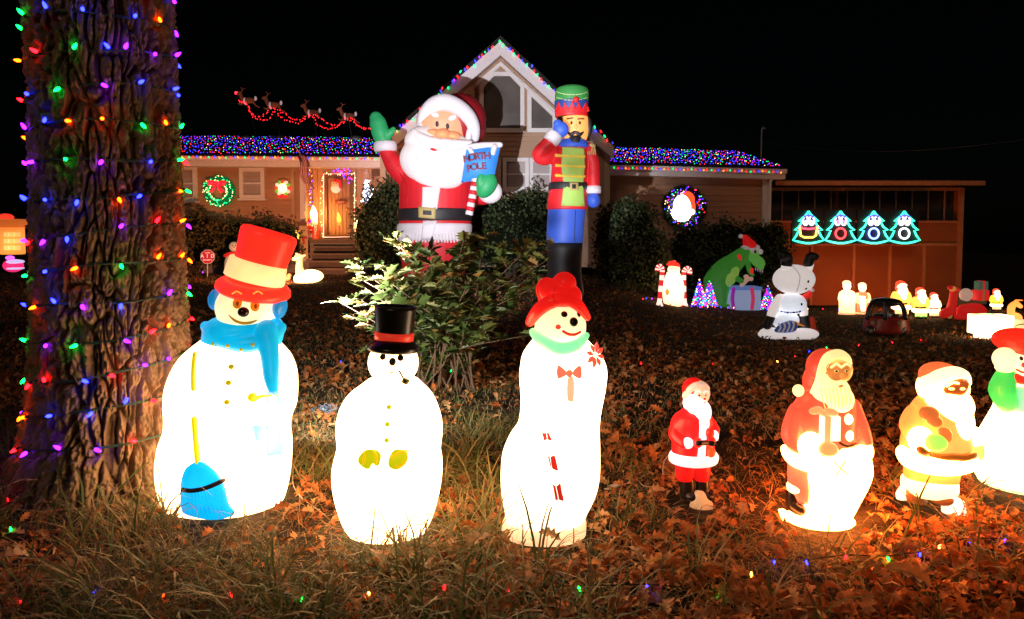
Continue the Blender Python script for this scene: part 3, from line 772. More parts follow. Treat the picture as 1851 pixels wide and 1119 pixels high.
br = f.stroke('broom_handle', [(353, 640), (350, 670), (350, 703)], 4, olive_y := f.glow('yellow', (.9, .75, .0), 1.1, (.8, .65, .05)))
f.stroke('broom_handle', [(352, 757), (354, 790), (358, 835)], 5, olive_y)
cy = f.glow('cyan', (.0, .42, .85), 1.9, (.02, .45, .85))
bm_ = f.patch('broom_head', [(350, 836), (366, 834), (388, 850), (402, 868), (408, 885), (414, 910), (424, 926), (400, 936), (372, 936), (345, 930), (332, 922), (329, 900), (330, 870), (337, 848)], cy, 6, hit=True)
f.stroke('broom_band', [(331, 885), (345, 887), (365, 884), (385, 877), (404, 868)], 4, mat('band_brown', (.04, .012, .008), .4), parent=bm_, out=.1)
for i in range(9): f.stroke('bristle', [(342+i*5.5, 893-i*1.2), (340+i*8, 927)], .8, f.glow('cyan2', (.0, .30, .75), 1.6), parent=bm_)
f.stroke('pipe', [(458, 722), (470, 717), (485, 715), (502, 714)], [5, 3, 2.2, 2], olive_y)
f.dot('pipe_bowl', 456, 718, 8, 8, olive_y, 5)
f.patch('mitten', [(360, 700), (368, 705), (372, 725), (362, 740), (352, 735), (350, 712)], f.glow('white2', WHITE, 6), 3)

# ---------- snowman with black top hat
f = Fig('snowman', 'glowing white plastic snowman in black top hat holding a corncob pipe', 'snowman', 700, 974, d=2.62, bulb=(702, 800, 0), fall=175, floor=.10)
W = f.glow('white', WHITE, 12, (.85, .8, .75))
f.part('body', f.sh().loft([(978, 700, 45), (972, 700, 60), (955, 699, 75), (925, 699, 88), (890, 699, 97), (855, 700, 101), (830, 702, 99), (812, 703, 95), (800, 704, 95), (780, 704, 97), (760, 704, 96), (735, 704, 89), (712, 706, 76), (696, 709, 58), (684, 711, 44)], .78)
       .E(711, 655, 46, 43, 42, -2), W, 2.5)
hat = f.part('hat', f.sh().axis(711, 633, 712, 614, [(0, 20), (0, 46), (.2, 48), (.5, 46), (.9, 36), (1.1, 32)]), BLACKP)
f.part('hat_crown', f.sh().axis(712, 620, 715, 553, [(0, 34), (.15, 33.5), (.5, 35), (.9, 37.5), (1, 38), (1, 35), (.93, 33), (.9, 5)], flat=.9), BLACKP, parent=hat)
f.part('hat_band', f.sh().axis(712, 615, 713, 599, [(0, 33), (.05, 35.5), (.9, 36), (1, 33)], flat=.9), mat('hat_band_red', (.55, .02, .015), .35, em=(1, .05, .02), es=.5), parent=hat)
for X in (692, 724): f.dot('eye', X, 645+(X-692)*.06, 6, 6, BLACKP)
f.dot('nose', 709.5, 654, 6.5, 7.5, mat('nose_dark', (.04, .03, .012), .2), 5)
f.dot('mouth', 708, 673, 4, 1.8, f.glow('mouth', (.8, .35, .03), 1.2, (.5, .2, .02)))
pp = f.part('pipe', f.sh().limb([(722, 671, 1.6, -42), (728, 682, 1.6, -46), (731, 690, 2, -48)]), BLACKP)
f.part('pipe_bowl', f.sh().axis(731, 693, 735, 685, [(0, 5), (.1, 6.5), (1, 6.5), (1.05, 4)], dy=-49), mat('pipe_olive', (.18, .18, .03), .4), parent=pp)
yg = f.glow('yg', (.62, .62, .0), .95, (.6, .6, .1)); yo = f.glow('yo', (.95, .5, .0), 1.0, (.7, .4, .05))
for X, Y in ((703, 736), (700, 767), (699, 796)): f.dot('button', X, Y, 4.5, 4.5, yg)
f.patch('mitten', [(650, 825), (658, 815), (668, 812), (682, 814), (689, 824), (684, 842), (674, 838), (667, 848), (655, 843), (648, 834)], yg, 3, hit=True)
f.patch('mitten', [(702, 832), (710, 815), (724, 812), (736, 816), (737, 830), (730, 842), (716, 849), (704, 844)], yg, 3, hit=True)
for pts in ([(676, 816), (681, 826), (678, 840)], [(659, 820), (656, 838)], [(708, 826), (722, 818), (735, 814)], [(716, 844), (730, 838), (736, 826)]): f.stroke('finger_crease', pts, 1.8, yo)

# ---------- lady snowman with red hat
f = Fig('snowman', 'slim lit plastic snowlady in red bonnet with pink bow, flower and candy cane', 'snowman', 990, 980, d=2.60, bulb=(1010, 730, -10), fall=140, floor=.12)
W = f.glow('white', (1, .68, .40), 8.5, (.88, .82, .75))
f.part('base', f.sh().loft([(983, 984, 58), (979, 984, 73), (962, 983, 77.5), (945, 984, 77.5), (938, 985, 74)], .78), f.glow('base', (1, .52, .25), 4.2, (.8, .65, .5)))
f.part('body', f.sh().loft([(941, 985, 68), (936, 985, 73), (925, 987, 76), (905, 990, 83), (880, 993, 89), (850, 995, 91), (815, 997, 89), (785, 1003, 82), (765, 1010, 75), (740, 1014, 74), (710, 1017, 77), (680, 1018, 80), (660, 1018, 78), (640, 1015, 71), (625, 1013, 60), (612, 1012, 48)], .78), W)
fc = f.glow('face', (1, .82, .42), 2.4, (.9, .85, .7))
f.part('head', f.sh().E(1013, 590, 47, 46, 44, -2, ang=-4).E(1008, 605, 46, 28, 44, -2), fc, 2.3)
red = f.glow('red', (1, .012, .008), 1.7, (.65, .02, .02))
hat = f.part('hat', f.sh().limb([(958, 582, 9, -12), (972, 562, 12, -34), (995, 546, 13, -44), (1022, 541, 12, -42), (1045, 552, 11, -30), (1062, 574, 7, -12)]).E(1012, 537, 41, 30, 40, 8).E(988, 524, 20, 23, 24, 4).E(1020, 512, 22, 21, 24, 0).E(1004, 530, 34, 24, 36, 6), red, 2.2, 5)
f.stroke('hat_fold', [(976, 538), (972, 522), (980, 510)], 1.0, f.glow('red2', (.7, .01, .01), 1.2), parent=hat)
f.stroke('hat_fold', [(1004, 520), (1000, 534), (1003, 548)], 1.0, f.glow('red2', (.7, .01, .01), 1.2), parent=hat)
f.dot('eye', 1020, 568, 6, 6, BLACKP); f.dot('eye', 1046, 568, 4.5, 6, BLACKP)
f.dot('nose', 1037, 582, 8, 8.5, mat('nose_brown', (.03, .008, .006), .15), 7)
f.stroke('smile', [(1018, 599), (1027, 604), (1038, 605), (1049, 600)], [2.5, 3, 3, 2.2], f.glow('smile', (.8, .03, .02), 1.4, (.6, .03, .02)))
f.dot('cheek', 1009, 591, 5, 4.5, f.glow('cheek', (1, .06, .03), 1.5), 1)
gr = f.glow('collar', (.28, .95, .42), 1.6, (.4, .8, .5))
f.part('collar', f.sh().limb([(964, 600, 8, -8), (980, 616, 11, -40), (1010, 630, 12, -60), (1040, 625, 11, -52), (1060, 606, 6, -22)]), gr, 2)
fl = f.dot('flower_centre', 1076, 642, 6, 6, f.glow('fc', (1, .9, .5), 2.5), 3)
for a in range(8):
    t = a*math.pi/4+.2; X0, Y0 = 1076+5*math.cos(t), 642+6*math.sin(t); X1, Y1 = 1076+19*math.cos(t)*.85, 642+24*math.sin(t)
    f.stroke('petal', [(X0, Y0), ((X0+X1)/2, (Y0+Y1)/2), (X1, Y1)], [2, 5, .6], f.glow('petal', (.8, .06, .04), 2.2, (.6, .05, .04)), parent=fl)
bow = f.glow('bow', (.95, .16, .08), 1.3, (.6, .12, .1))
kn = f.dot('bow', 1029, 675, 6, 7, bow, 5)
f.patch('bow_loop', [(1025, 675), (1012, 661), (1007, 664), (1007, 680), (1012, 684)], bow, 3, parent=kn)
f.patch('bow_loop', [(1034, 675), (1044, 662), (1050, 664), (1051, 680), (1045, 684)], bow, 3, parent=kn)
f.patch('bow_tail', [(1026, 684), (1037, 684), (1037, 722), (1032, 726), (1025, 720)], f.glow('bow2', (.95, .3, .15), 1.9, (.6, .2, .12)), 2, parent=kn)
cane = f.glow('cane', (.85, .03, .02), 1.2, (.6, .02, .02))
cw = f.stroke('candy_cane', [(988, 782), (992, 810), (998, 850), (1006, 885), (1011, 912)], 7.5, f.glow('canew', (1, .9, .6), 4), out=.1)
for a, b_, c_, d_ in (((981, 783), (993, 781), (998, 796), (984, 797)), ((989, 822), (1003, 823), (1009, 850), (995, 846)), ((998, 872), (1013, 874), (1018, 903), (1003, 902))):
    f.patch('stripe', [a, b_, c_, d_], cane, 8, smooth_outline=False, parent=cw)

# ---------- small santa
f = Fig('santa_figure', 'small standing plastic Santa with red coat, half lit, white cord behind him', 'santa figure', 1252, 915, d=2.90, bulb=(1256, 770, 0), fall=75, floor=.05)
red = f.glow('red', (1, .012, .01), 1.5, (.6, .01, .01)); wh = f.glow('white', (1, .82, .85), 1.7, (.85, .8, .8))
f.part('coat', f.sh().loft([(832, 1254, 34), (822, 1254, 40), (800, 1252, 38), (780, 1250, 36), (765, 1250, 38), (752, 1252, 34), (742, 1255, 24), (732, 1258, 18)], .8).limb([(1229, 762, 13, 0), (1220, 785, 12, -10), (1236, 802, 11, -28)]).limb([(1278, 760, 12, 2), (1290, 778, 11, -6), (1285, 795, 9, -22)]), red, 1.4)
f.part('trousers', f.sh().loft([(868, 1238, 14), (855, 1238, 17), (835, 1240, 20), (825, 1241, 20)], .9, -4).loft([(868, 1268, 13), (855, 1268, 16), (835, 1266, 20), (825, 1266, 20)], .9, -4), red, 1.4)
f.part('coat_hem', f.sh().loft([(836, 1253, 38), (833, 1253, 44), (823, 1254, 45), (816, 1254, 40)], .82), wh)
f.part('head', f.sh().E(1266, 710, 17, 22, 18, -8), f.glow('skin', (1, .55, .33), 1.4, (.8, .45, .3)))
f.part('hood', f.sh().E(1254, 703, 21, 21, 20, 2).E(1249, 712, 15, 20, 16, 4), red, 1.2)
f.part('hat_brim', f.sh().limb([(1244, 720, 7, -5), (1246, 706, 6, -12), (1258, 697, 6.5, -17), (1272, 696, 5, -16), (1280, 702, 3.5, -12)]).E(1241, 715, 8, 9, 8, -6), f.glow('brim', (1, .6, .45), 1.1, (.85, .7, .6)), 1)
f.part('beard', f.sh().E(1258, 730, 19, 20, 15, -14).E(1270, 745, 16, 22, 14, -16).E(1272, 765, 10, 20, 10, -24).E(1245, 728, 11, 14, 10, -6), wh, 1.3)
f.part('coat_front', f.sh().limb([(1271, 770, 7, -28), (1270, 800, 6, -31), (1268, 826, 7, -36)]), wh)
f.part('cuff', f.sh().E(1243, 801, 10, 10, 10, -32), wh); f.part('cuff', f.sh().E(1292, 788, 7, 10, 8, -20), wh)
f.part('mitten', f.sh().E(1261, 800, 8, 10, 9, -40), f.glow('mit', (.9, .02, .01), 1.3)); f.part('mitten', f.sh().E(1283, 783, 8, 10, 8, -34), f.glow('mit', (.9, .02, .01), 1.3))
f.part('mitten', f.sh().E(1285, 818, 8, 9, 8, -28), f.glow('mit2', (.95, .1, .02), 1.0))
f.stroke('belt', [(1262, 801), (1275, 800), (1288, 801)], 5, BLACKP)
for X, r_ in ((1243, 14), (1270, 13)): f.part('boot', f.sh().loft([(902, X, r_), (888, X, r_), (870, X, r_*.9), (860, X, r_*.8)], .9, -3).E(X+8, 897, 14, 9, 14, -10), mat('boot_black', (.015, .01, .01), .3), 1.4)
f.part('stone_base', f.sh().loft([(928, 1270, 22), (918, 1270, 24), (903, 1267, 17), (888, 1264, 7)], .8, -16), f.glow('stone', (.9, .45, .2), 1.2, (.6, .4, .25)))
f.dot('eye', 1264, 715, 2, 1.8, BLACKP); f.dot('eye', 1276, 715, 1.6, 1.8, BLACKP); f.dot('nose', 1274, 721, 2.5, 2.2, red); f.dot('mouth', 1274, 728, 1.8, 1.4, red)
for X in (1263, 1276): f.stroke('eyebrow', [(X-4, 710), (X, 707), (X+4, 709)], 1.1, wh)
o0 = f.pos
cordm = mat('cord_white', (.6, .5, .42), .5)
def cord(label, pts, r=.0022, mt=None, h=.012):
    q = MB(); P3 = []
    for p in pts:
        g = G(p[0], p[1]); g.z += h+(p[2] if len(p) > 2 else 0); P3.append(g)
    q.tube(catmull(P3, 5), r, 6); return tag(obj('extension_lead', q, mt or cordm, smooth=True), label, 'cord')
cord('thin white cord looping from the small Santa to a plug on the leaves', [(1213, 858, .09), (1199, 868, .07), (1197, 880, .0), (1180, 885), (1163, 883), (1150, 872), (1130, 880), (1112, 884)])
cord('pale cord running through the leaves beside the red hatted snowman', [(531, 850), (530, 880), (545, 905), (565, 920), (588, 938)], .0022)

# ---------- big santa holding a present
f = Fig('santa_figure', 'large blazing plastic Santa in red hood carrying a present and white sack', 'santa figure', 1492, 943, d=2.76, bulb=(1500, 850, 0), fall=120, floor=.07)
red = f.glow('red', (1, .085, .035), 2.4, (.6, .05, .04)); wh = f.glow('white', (1, .27, .055), 40, (.85, .8, .7)); cr = f.glow('cream', (1, .78, .30), 3.8, (.85, .75, .5))
f.part('coat', f.sh().loft([(830, 1492, 66), (810, 1488, 66), (780, 1484, 61), (750, 1486, 60), (730, 1490, 54), (712, 1494, 46), (698, 1500, 34)], .7).limb([(1442, 745, 18, -4), (1432, 785, 20, -14), (1448, 812, 16, -28)]).limb([(1540, 735, 16, 0), (1556, 775, 15, -6), (1564, 800, 13, -12)]), red, 2)
f.part('hood', f.sh().E(1492, 665, 34, 36, 34, 4).E(1476, 690, 24, 32, 28, 10).E(1468, 705, 18, 18, 20, 6), red, 1.8)
f.part('face', f.sh().E(1513, 668, 27, 26, 22, -16), f.glow('skin', (1, .50, .12), 2.6, (.7, .4, .2)))
f.part('hood_brim', f.sh().limb([(1470, 712, 7, -12), (1480, 690, 7, -22), (1487, 664, 8, -30), (1497, 646, 9, -32), (1516, 640, 9, -30), (1531, 648, 7, -26), (1535, 660, 5, -22)]), cr, 1.6)
f.part('pompom', f.sh().E(1443, 706, 10, 11, 10, -16), cr)
f.part('beard', f.sh().E(1502, 706, 34, 26, 22, -22).E(1515, 722, 28, 26, 20, -26).E(1498, 690, 24, 14, 20, -26), cr, 1.8)
for s_ in range(9): f.stroke('beard_strand', [(1484+s_*7, 702), (1487+s_*7.2, 722), (1492+s_*6, 738)], .9, f.glow('strand', (1, .6, .15), 2.5))
f.patch('cheek', [(1495, 660), (1512, 656), (1532, 658), (1535, 680), (1523, 686), (1508, 688), (1496, 678)], f.glow('skin2', (.75, .22, .04), 2.6, (.6, .25, .12)), 2, hit=True)
for X in (1512, 1530):
    f.dot('eye', X, 671, 4, 2.5, f.glow('eyew', (1, .7, .2), 2)); f.dot('pupil', X, 671, 2, 2, BLACKP, out=1)
    f.stroke('eyebrow', [(X-9, 664), (X, 658), (X+6, 662)], 2.2, cr)
f.dot('nose', 1522, 679, 4, 5, f.glow('nose', (1, .35, .08), 2.4)); f.dot('mouth', 1520, 698, 6, 2.6, f.glow('mouth', (.9, .3, .05), 1.8))
for X, Y in ((1534, 758), (1536, 788)): f.dot('button', X, Y, 9.5, 9.5, wh, 4)
gift = f.part('present', f.sh().bx(1484, 752, 1516, 795, 16, -52), f.glow('gift', (1, .7, .35), 5, (.85, .8, .7)))
f.part('ribbon', f.sh().bx(1487, 751, 1498, 796, 18, -53), f.glow('gribbon', (1, .3, .1), 3, (.7, .2, .1)), parent=gift)
f.part('bow', f.sh().E(1475, 742, 13, 7, 6, -52, ang=-10).E(1502, 745, 14, 7, 6, -52, ang=15).E(1488, 747, 6, 5, 6, -56), f.glow('gribbon', (1, .3, .1), 3), 1.2, parent=gift)
f.part('mitten', f.sh().E(1497, 812, 17, 13, 14, -62), f.glow('mit', (1, .25, .07), 3, (.6, .1, .06)))
f.part('cuff', f.sh().E(1465, 806, 22, 25, 18, -44), wh)
f.stroke('belt', [(1517, 800), (1530, 807), (1547, 803)], [2.5, 4, 3], mat('belt_brown', (.03, .01, .005), .4))
f.part('coat_hem', f.sh().limb([(1420, 812, 9, 0), (1432, 828, 12, -30), (1460, 838, 15, -46), (1500, 842, 16, -50)]), wh, 1.8)
f.part('cuff', f.sh().E(1566, 815, 11, 18, 16, -14), wh)
f.part('mitten', f.sh().E(1565, 842, 11, 19, 15, -14), f.glow('mit3', (1, .35, .15), 2.6, (.6, .2, .15)))
f.part('trousers', f.sh().loft([(905, 1452, 20), (880, 1450, 24), (850, 1448, 24), (830, 1455, 28)], .85, -12), f.glow('tr', (1, .10, .05), 2.2, (.6, .1, .06)))
f.part('sack', f.sh().loft([(948, 1492, 30), (935, 1495, 42), (905, 1505, 48), (875, 1512, 56), (850, 1515, 60), (825, 1520, 52), (805, 1530, 36)], .7, -22), wh)
f.part('boot_cuff', f.sh().E(1442, 880, 20, 15, 18, -12), cr)
f.part('boot', f.sh().limb([(1434, 892, 13, -10), (1434, 912, 13, -14), (1446, 922, 11, -26)]), mat('boot_black', (.015, .01, .01), .3), 1.5)
q = f.sh(); q.loft([(948, 1480, 58), (944, 1482, 62), (936, 1482, 60), (930, 1480, 52)], .75, -10); f.part('snow_base', q, wh)
for k in range(7): f.part('snow_drip', f.sh().axis(1413+k*8, 922+k*3.6, 1415+k*8, 941+k*2.2, [(0, 6), (.5, 4), (1, .5)], dy=-30-k*3), wh)
for a in ([(1508, 836), (1532, 858)], [(1528, 834), (1512, 858)]): f.stroke('sack_tie', a, 1.6, f.glow('gribbon', (1, .3, .1), 3))

# ---------- third santa
f = Fig('santa_figure', 'round glowing plastic Santa with green mittens clutching a teddy bear', 'santa figure', 1690, 930, d=2.83, bulb=(1705, 800, 0), fall=95, floor=.08)
wh = f.glow('white', (1, .27, .055), 40, (.85, .8, .7)); yel = f.glow('coat', (1, .20, .04), 3.0, (.7, .3, .05))
f.part('coat', f.sh().loft([(840, 1692, 60), (820, 1692, 62), (795, 1692, 60), (770, 1694, 56), (745, 1696, 52), (725, 1698, 42), (712, 1700, 30)], .8).limb([(1654, 748, 18, -2), (1647, 770, 20, -10), (1662, 792, 18, -26)]), yel, 2)
f.part('coat_hem', f.sh().limb([(1634, 818, 14, 0), (1645, 832, 15, -30), (1680, 842, 16, -48), (1720, 845, 15, -48), (1752, 840, 13, -30), (1762, 830, 11, 0)]), wh, 1.8)
f.part('trousers', f.sh().loft([(872, 1682, 46), (855, 1684, 48), (838, 1686, 48)], .8), yel)
f.part('trouser_cuff', f.sh().loft([(892, 1680, 40), (885, 1680, 48), (868, 1680, 48), (860, 1681, 42)], .85), f.glow('cream', (1, .82, .35), 4))
f.part('head', f.sh().E(1704, 700, 44, 38, 38, -2), wh)
f.part('hat', f.sh().E(1698, 676, 34, 22, 32, 6).E(1680, 684, 18, 20, 20, 4), f.glow('hat', (1, .16, .04), 3.0, (.6, .05, .04)), 1.7)
f.part('hat_brim', f.sh().limb([(1668, 702, 9, -14), (1680, 690, 11, -28), (1700, 678, 11, -36), (1725, 672, 10, -36), (1744, 678, 8, -26), (1750, 692, 6, -16)]), f.glow('brim', (1, .72, .35), 6), 1.6)
f.patch('face', [(1706, 702), (1714, 692), (1728, 686), (1742, 685), (1750, 690), (1747, 704), (1738, 714), (1720, 712), (1708, 710)], f.glow('skin', (.6, .12, .02), 1.4, (.5, .15, .06)), 3, hit=True)
for X in (1720, 1740): f.dot('eye', X, 703, 5, 2.2, wh, 1.2); f.dot('pupil', X, 703, 1.6, 1.8, BLACKP, out=1)
f.stroke('eyebrow', [(1712, 698), (1722, 692), (1732, 693)], 2, wh)
f.part('beard', f.sh().E(1722, 735, 36, 34, 28, -22).E(1732, 765, 26, 38, 24, -24).E(1700, 725, 26, 18, 24, -18), wh, 2)
tb_ = f.part('teddy', f.sh().E(1680, 748, 18, 14, 10, -50, ang=15).E(1690, 762, 13, 10, 10, -56).E(1708, 786, 12, 15, 9, -58, ang=-20), f.glow('teddy', (.75, .16, .03), 2.0, (.35, .1, .04)), 1.5)
f.part('mitten', f.sh().E(1692, 800, 19, 16, 14, -58), f.glow('green', (.45, 1, .10), 2.2, (.1, .5, .08)))
f.part('mitten', f.sh().E(1768, 815, 8, 18, 14, -14), f.glow('green', (.45, 1, .10), 2.2)) 
f.part('cuff', f.sh().E(1664, 795, 22, 24, 20, -38), wh)
f.part('cuff', f.sh().E(1764, 790, 12, 18, 18, -10), wh)
f.stroke('belt', [(1664, 812), (1680, 822), (1700, 827), (1722, 826), (1740, 827), (1758, 822)], 7, f.glow('belt', (.5, .12, .01), .8, (.2, .06, .02)))
f.part('boot', f.sh().loft([(905, 1655, 20), (893, 1652, 22), (880, 1655, 22)], .9, -2).E(1700, 900, 20, 12, 24, -18), f.glow('boot', (.3, .08, .02), .9, (.2, .08, .03)))
f.part('white_base', f.sh().loft([(942, 1722, 18), (925, 1724, 20), (905, 1722, 19), (900, 1718, 12)], .9, -18), f.glow('basew', (1, .72, .5), 4, (.7, .6, .5)))
f.part('white_base', f.sh().loft([(902, 1630, 9), (892, 1630, 10), (880, 1634, 7)], .9, -2), f.glow('basew', (1, .72, .5), 3))

# ---------- lady at the right edge
f = Fig('snowman', 'wide white plastic figure with red cap and green sleeve cut by the right edge', 'snow figure', 1862, 885, d=3.12, bulb=(1860, 790, 0), fall=120, floor=.10)
W = f.glow('white', (1, .50, .2), 15)
f.part('body', f.sh().loft([(892, 1868, 62), (880, 1868, 84), (860, 1866, 96), (840, 1864, 99), (815, 1862, 95), (790, 1858, 82), (765, 1856, 68), (740, 1854, 54), (715, 1850, 44), (690, 1848, 38)], .8), W)
f.part('base_ring', f.sh().loft([(890, 1868, 66), (884, 1868, 82), (874, 1867, 90), (866, 1867, 90)], .82), f.glow('bw', (.8, 1, .4), 2.6))
f.part('head', f.sh().E(1851, 655, 36, 34, 34, -2), f.glow('face', (1, .65, .35), 4))
red = f.glow('red', (1, .025, .01), 2.8, (.6, .02, .01))
f.part('cap', f.sh().E(1846, 617, 47, 24, 44, 4, ang=6).E(1862, 634, 40, 12, 40, -2), red, 1.8)
f.part('fur_cuff', f.sh().E(1816, 648, 20, 20, 18, -26).E(1816, 664, 15, 10, 16, -26), f.glow('fur', (1, .8, .4), 3.4), 1.8)
f.part('sleeve', f.sh().limb([(1818, 680, 17, -24), (1812, 705, 22, -26), (1820, 728, 18, -24)]), f.glow('green', (.06, .75, .10), 1.7, (.05, .5, .08)), 1.8)
f.part('bodice', f.sh().loft([(738, 1846, 36), (715, 1846, 34), (695, 1846, 30)], .9, -8), f.glow('green2', (.2, .9, .25), 2.4))
f.part('scarf', f.sh().limb([(1835, 682, 8, -34), (1850, 688, 8, -38), (1868, 684, 8, -34)]), red)
f.dot('eye', 1846, 648, 3, 4, BLACKP); f.dot('nose', 1852, 660, 5, 5, red); f.stroke('mouth', [(1838, 668), (1850, 673), (1862, 668)], 2, red)
# ================================================================== GIANT INFLATABLES
def fab(name, col, es=.25, em=None, rough=.55):
    return mat('fabric_'+name, col, rough, em=em or col, es=es, var=.09, scale=2.5, bump=.55, bscale=5)
FR = fab('red', (.62, .012, .02), .16); FW = fab('white', (.72, .66, .70), .16); FG = fab('green', (.02, .30, .10), .35)
FK = fab('black', (.018, .016, .018), 0); FGO = fab('gold', (.45, .33, .12), .2); FB = fab('blue', (.03, .07, .42), .35)
f = Fig('inflatable_santa', 'giant inflatable Santa waving a green mitten and holding a North Pole sign', 'inflatable santa', 785, 515.6, d=15.5)
SB = f.sh().loft([(500, 785, 54), (470, 785, 60), (440, 785, 63), (400, 787, 65), (370, 788, 66), (330, 789, 66), (300, 791, 62), (275, 795, 54), (255, 797, 40)], .85)
f.part('body', SB.limb([(740, 318, 26, -6), (718, 302, 20, -8), (705, 285, 15, -8), (698, 270, 13, -8)]).limb([(850, 350, 16, 0), (874, 356, 15, -10), (888, 348, 13, -16)]), FR, 2.2, 5)
f.part('boots', f.sh().loft([(518, 762, 24), (505, 762, 26), (478, 764, 22), (460, 765, 20)], 1, -2).loft([(518, 810, 24), (505, 810, 26), (478, 808, 22), (460, 806, 20)], 1, -2), FK)
hem = f.part('coat_hem', f.sh().loft([(434, 785, 62), (431, 785, 66.5), (420, 785, 67.5), (407, 786, 67), (404, 786, 64)], .87), FW)
for i in range(22):
    X = 724+i*5.7; f.stroke('fringe', [(X, 424), (X+random.uniform(-.7, .7), 437)], 1.9, FW, parent=hem)
b = f.part('belt', f.sh().loft([(399, 786, 64), (398, 786, 67), (380, 787, 67.5), (378, 787, 65)], .88), FK)
f.patch('front_band', [(764, 338), (796, 338), (790, 378), (763, 378)], FW, 2.5, smooth_outline=False)
f.patch('front_band', [(765, 399), (790, 399), (782, 432), (762, 432)], FW, 2.5, smooth_outline=False)
bk = f.patch('buckle', [(757, 373), (788, 376), (787, 396), (757, 393)], FGO, 3, smooth_outline=False, hit=True)
f.patch('buckle_hole', [(765, 380), (780, 381), (780, 389), (765, 388)], FK, 1, smooth_outline=False, parent=bk)
BE = fab('beard', (.74, .66, .66), .33, (.75, .62, .6))
f.part('beard', f.sh().E(786, 290, 62, 46, 34, -38, ang=6).E(792, 318, 46, 24, 24, -44, ang=6).E(766, 255, 34, 26, 26, -36).E(820, 275, 36, 30, 28, -36), BE, 2.2, 6)
f.part('face', f.sh().E(801, 222, 48, 40, 40, -10, ang=8).E(795, 250, 46, 28, 34, -14, ang=6), fab('skin', (.62, .27, .15), .45, (.8, .35, .18)), 2, 5)
f.part('hat', f.sh().E(829, 215, 50, 45, 48, 6).E(852, 232, 27, 30, 34, 8), fab('hat', (.30, .008, .015), .06), 2, 5)
f.part('hat_brim', f.sh().limb([(762, 226, 9, -22), (769, 206, 12, -34), (784, 190, 14, -42), (806, 185, 15, -48), (830, 195, 14, -50), (848, 212, 13, -44), (857, 232, 11, -34), (858, 250, 8, -24)]), FW, 1.8, 4)
f.part('hair', f.sh().E(848, 246, 6, 17, 10, -34, ang=6), FW); f.part('hair', f.sh().E(762, 234, 6, 14, 8, -30), FW)
f.part('nose', f.sh().E(800, 243, 13, 9, 14, -58).E(784, 240, 13, 6, 10, -52, ang=10).E(818, 246, 14, 7, 10, -52, ang=8), fab('nose', (.66, .24, .10), .5, (.9, .35, .15)), 1.6)
f.part('moustache', f.sh().limb([(747, 235, 2.5, -56), (762, 250, 9, -64), (785, 261, 12, -72), (808, 263, 12, -74), (832, 262, 9, -66), (851, 257, 3, -56)]), fab('mous', (.78, .72, .74), .4, (.8, .7, .68)), 1.7)
f.part('lip', f.sh().E(787, 269, 9, 3.5, 4, -78), FR)
for X, Y in ((790, 224), (809, 228)): f.dot('eye', X, Y, 3, 5, FK, 1.5)
for X, Y, a in ((786, 207, -22), (818, 213, 28)): f.dot('eyebrow', X, Y, 8, 4.5, FW, 3, a)
f.part('cuff', f.sh().axis(697, 274, 696, 256, [(0, 18), (.1, 20), (.5, 21), (.9, 20), (1, 17)], dy=-8), FW)
f.part('mitten', f.sh().limb([(694, 256, 14, -8), (688, 240, 16, -8), (683, 222, 15, -8), (680, 214, 12, -8)]).limb([(696, 248, 7, -12), (706, 240, 7, -14), (711, 234, 5, -14)]), FG, 1.6, 4)
SEAM = fab('seamred', (.30, .006, .01), .05)
for pts in ([(738, 345), (736, 375)], [(833, 350), (836, 376)], [(722, 312), (738, 338)], [(702, 292), (722, 300)]): f.stroke('seam', pts, .55, SEAM)
for pts in ([(760, 270), (752, 292), (758, 318)], [(822, 290), (820, 312), (806, 330)], [(786, 285), (786, 334)]): f.stroke('seam', pts, .4, fab('seamwhite', (.5, .45, .48), .12))
# cane and pillow sign
sg = empty('pillow_sign', f.pos, 'blue inflatable sign reading NORTH POLE capped with snow, in Santa\'s arm', 'sign')
g = f; q = f.sh(); cor = [(843, 268), (905, 263), (893, 322), (834, 330)]
nn = 12; rr = []
def pil(u, v, side):
    X = (cor[0][0]*(1-u)+cor[1][0]*u)*(1-v)+(cor[3][0]*(1-u)+cor[2][0]*u)*v; Y = (cor[0][1]*(1-u)+cor[1][1]*u)*(1-v)+(cor[3][1]*(1-u)+cor[2][1]*u)*v
    return f.L(X, Y, -68+side*17*(math.sin(math.pi*u)*math.sin(math.pi*v))**.5)
for sd in (-1, 1):
    q.add([pil(i/nn, j/nn, sd) for j in range(nn+1) for i in range(nn+1)], [((j*(nn+1)+i), (j*(nn+1)+i+1), ((j+1)*(nn+1)+i+1), ((j+1)*(nn+1)+i)) for i in range(nn) for j in range(nn)])
o = obj('panel', q, fab('signblue', (.03, .20, .62), .55), sg, True); fixnormals(o.data)
q = f.sh(); q.limb([(844, 267, 5, -66), (858, 265, 6, -68), (880, 262, 5, -68), (904, 262, 5, -66)]).limb([(850, 270, 4, -74), (853, 276, 4, -76)]).limb([(894, 266, 5, -72), (890, 278, 5, -75)])
o = obj('snow_cap', q, FW, sg, True); remesh(o, 1.2*f.m, 3)
TR_ = mat('sign_letters', (.16, .01, .03), .6)
for word, X, Y, w_ in (('NORTH', 858, 285, 46), ('POLE', 857, 303, 34)):
    for k, ch in enumerate(word):
        me = text_mesh(ch, 15.5*f.m, .8*f.m, .6*f.m); me.materials.append(TR_)
        t = (k-(len(word)-1)/2)/(len(word)-1)
        o = bpy.data.objects.new('letter', me); COL.objects.link(o); o.parent = sg; o['label'] = 'dark red letter '+ch
        o.location = f.L(X+t*w_*.8+4, Y-t*5-2*math.cos(t*3), -86); o.rotation_euler = (0, -R(7), 0)
cn = empty('striped_cane', f.pos, 'red and white striped pole under the blue North Pole sign', 'pole')
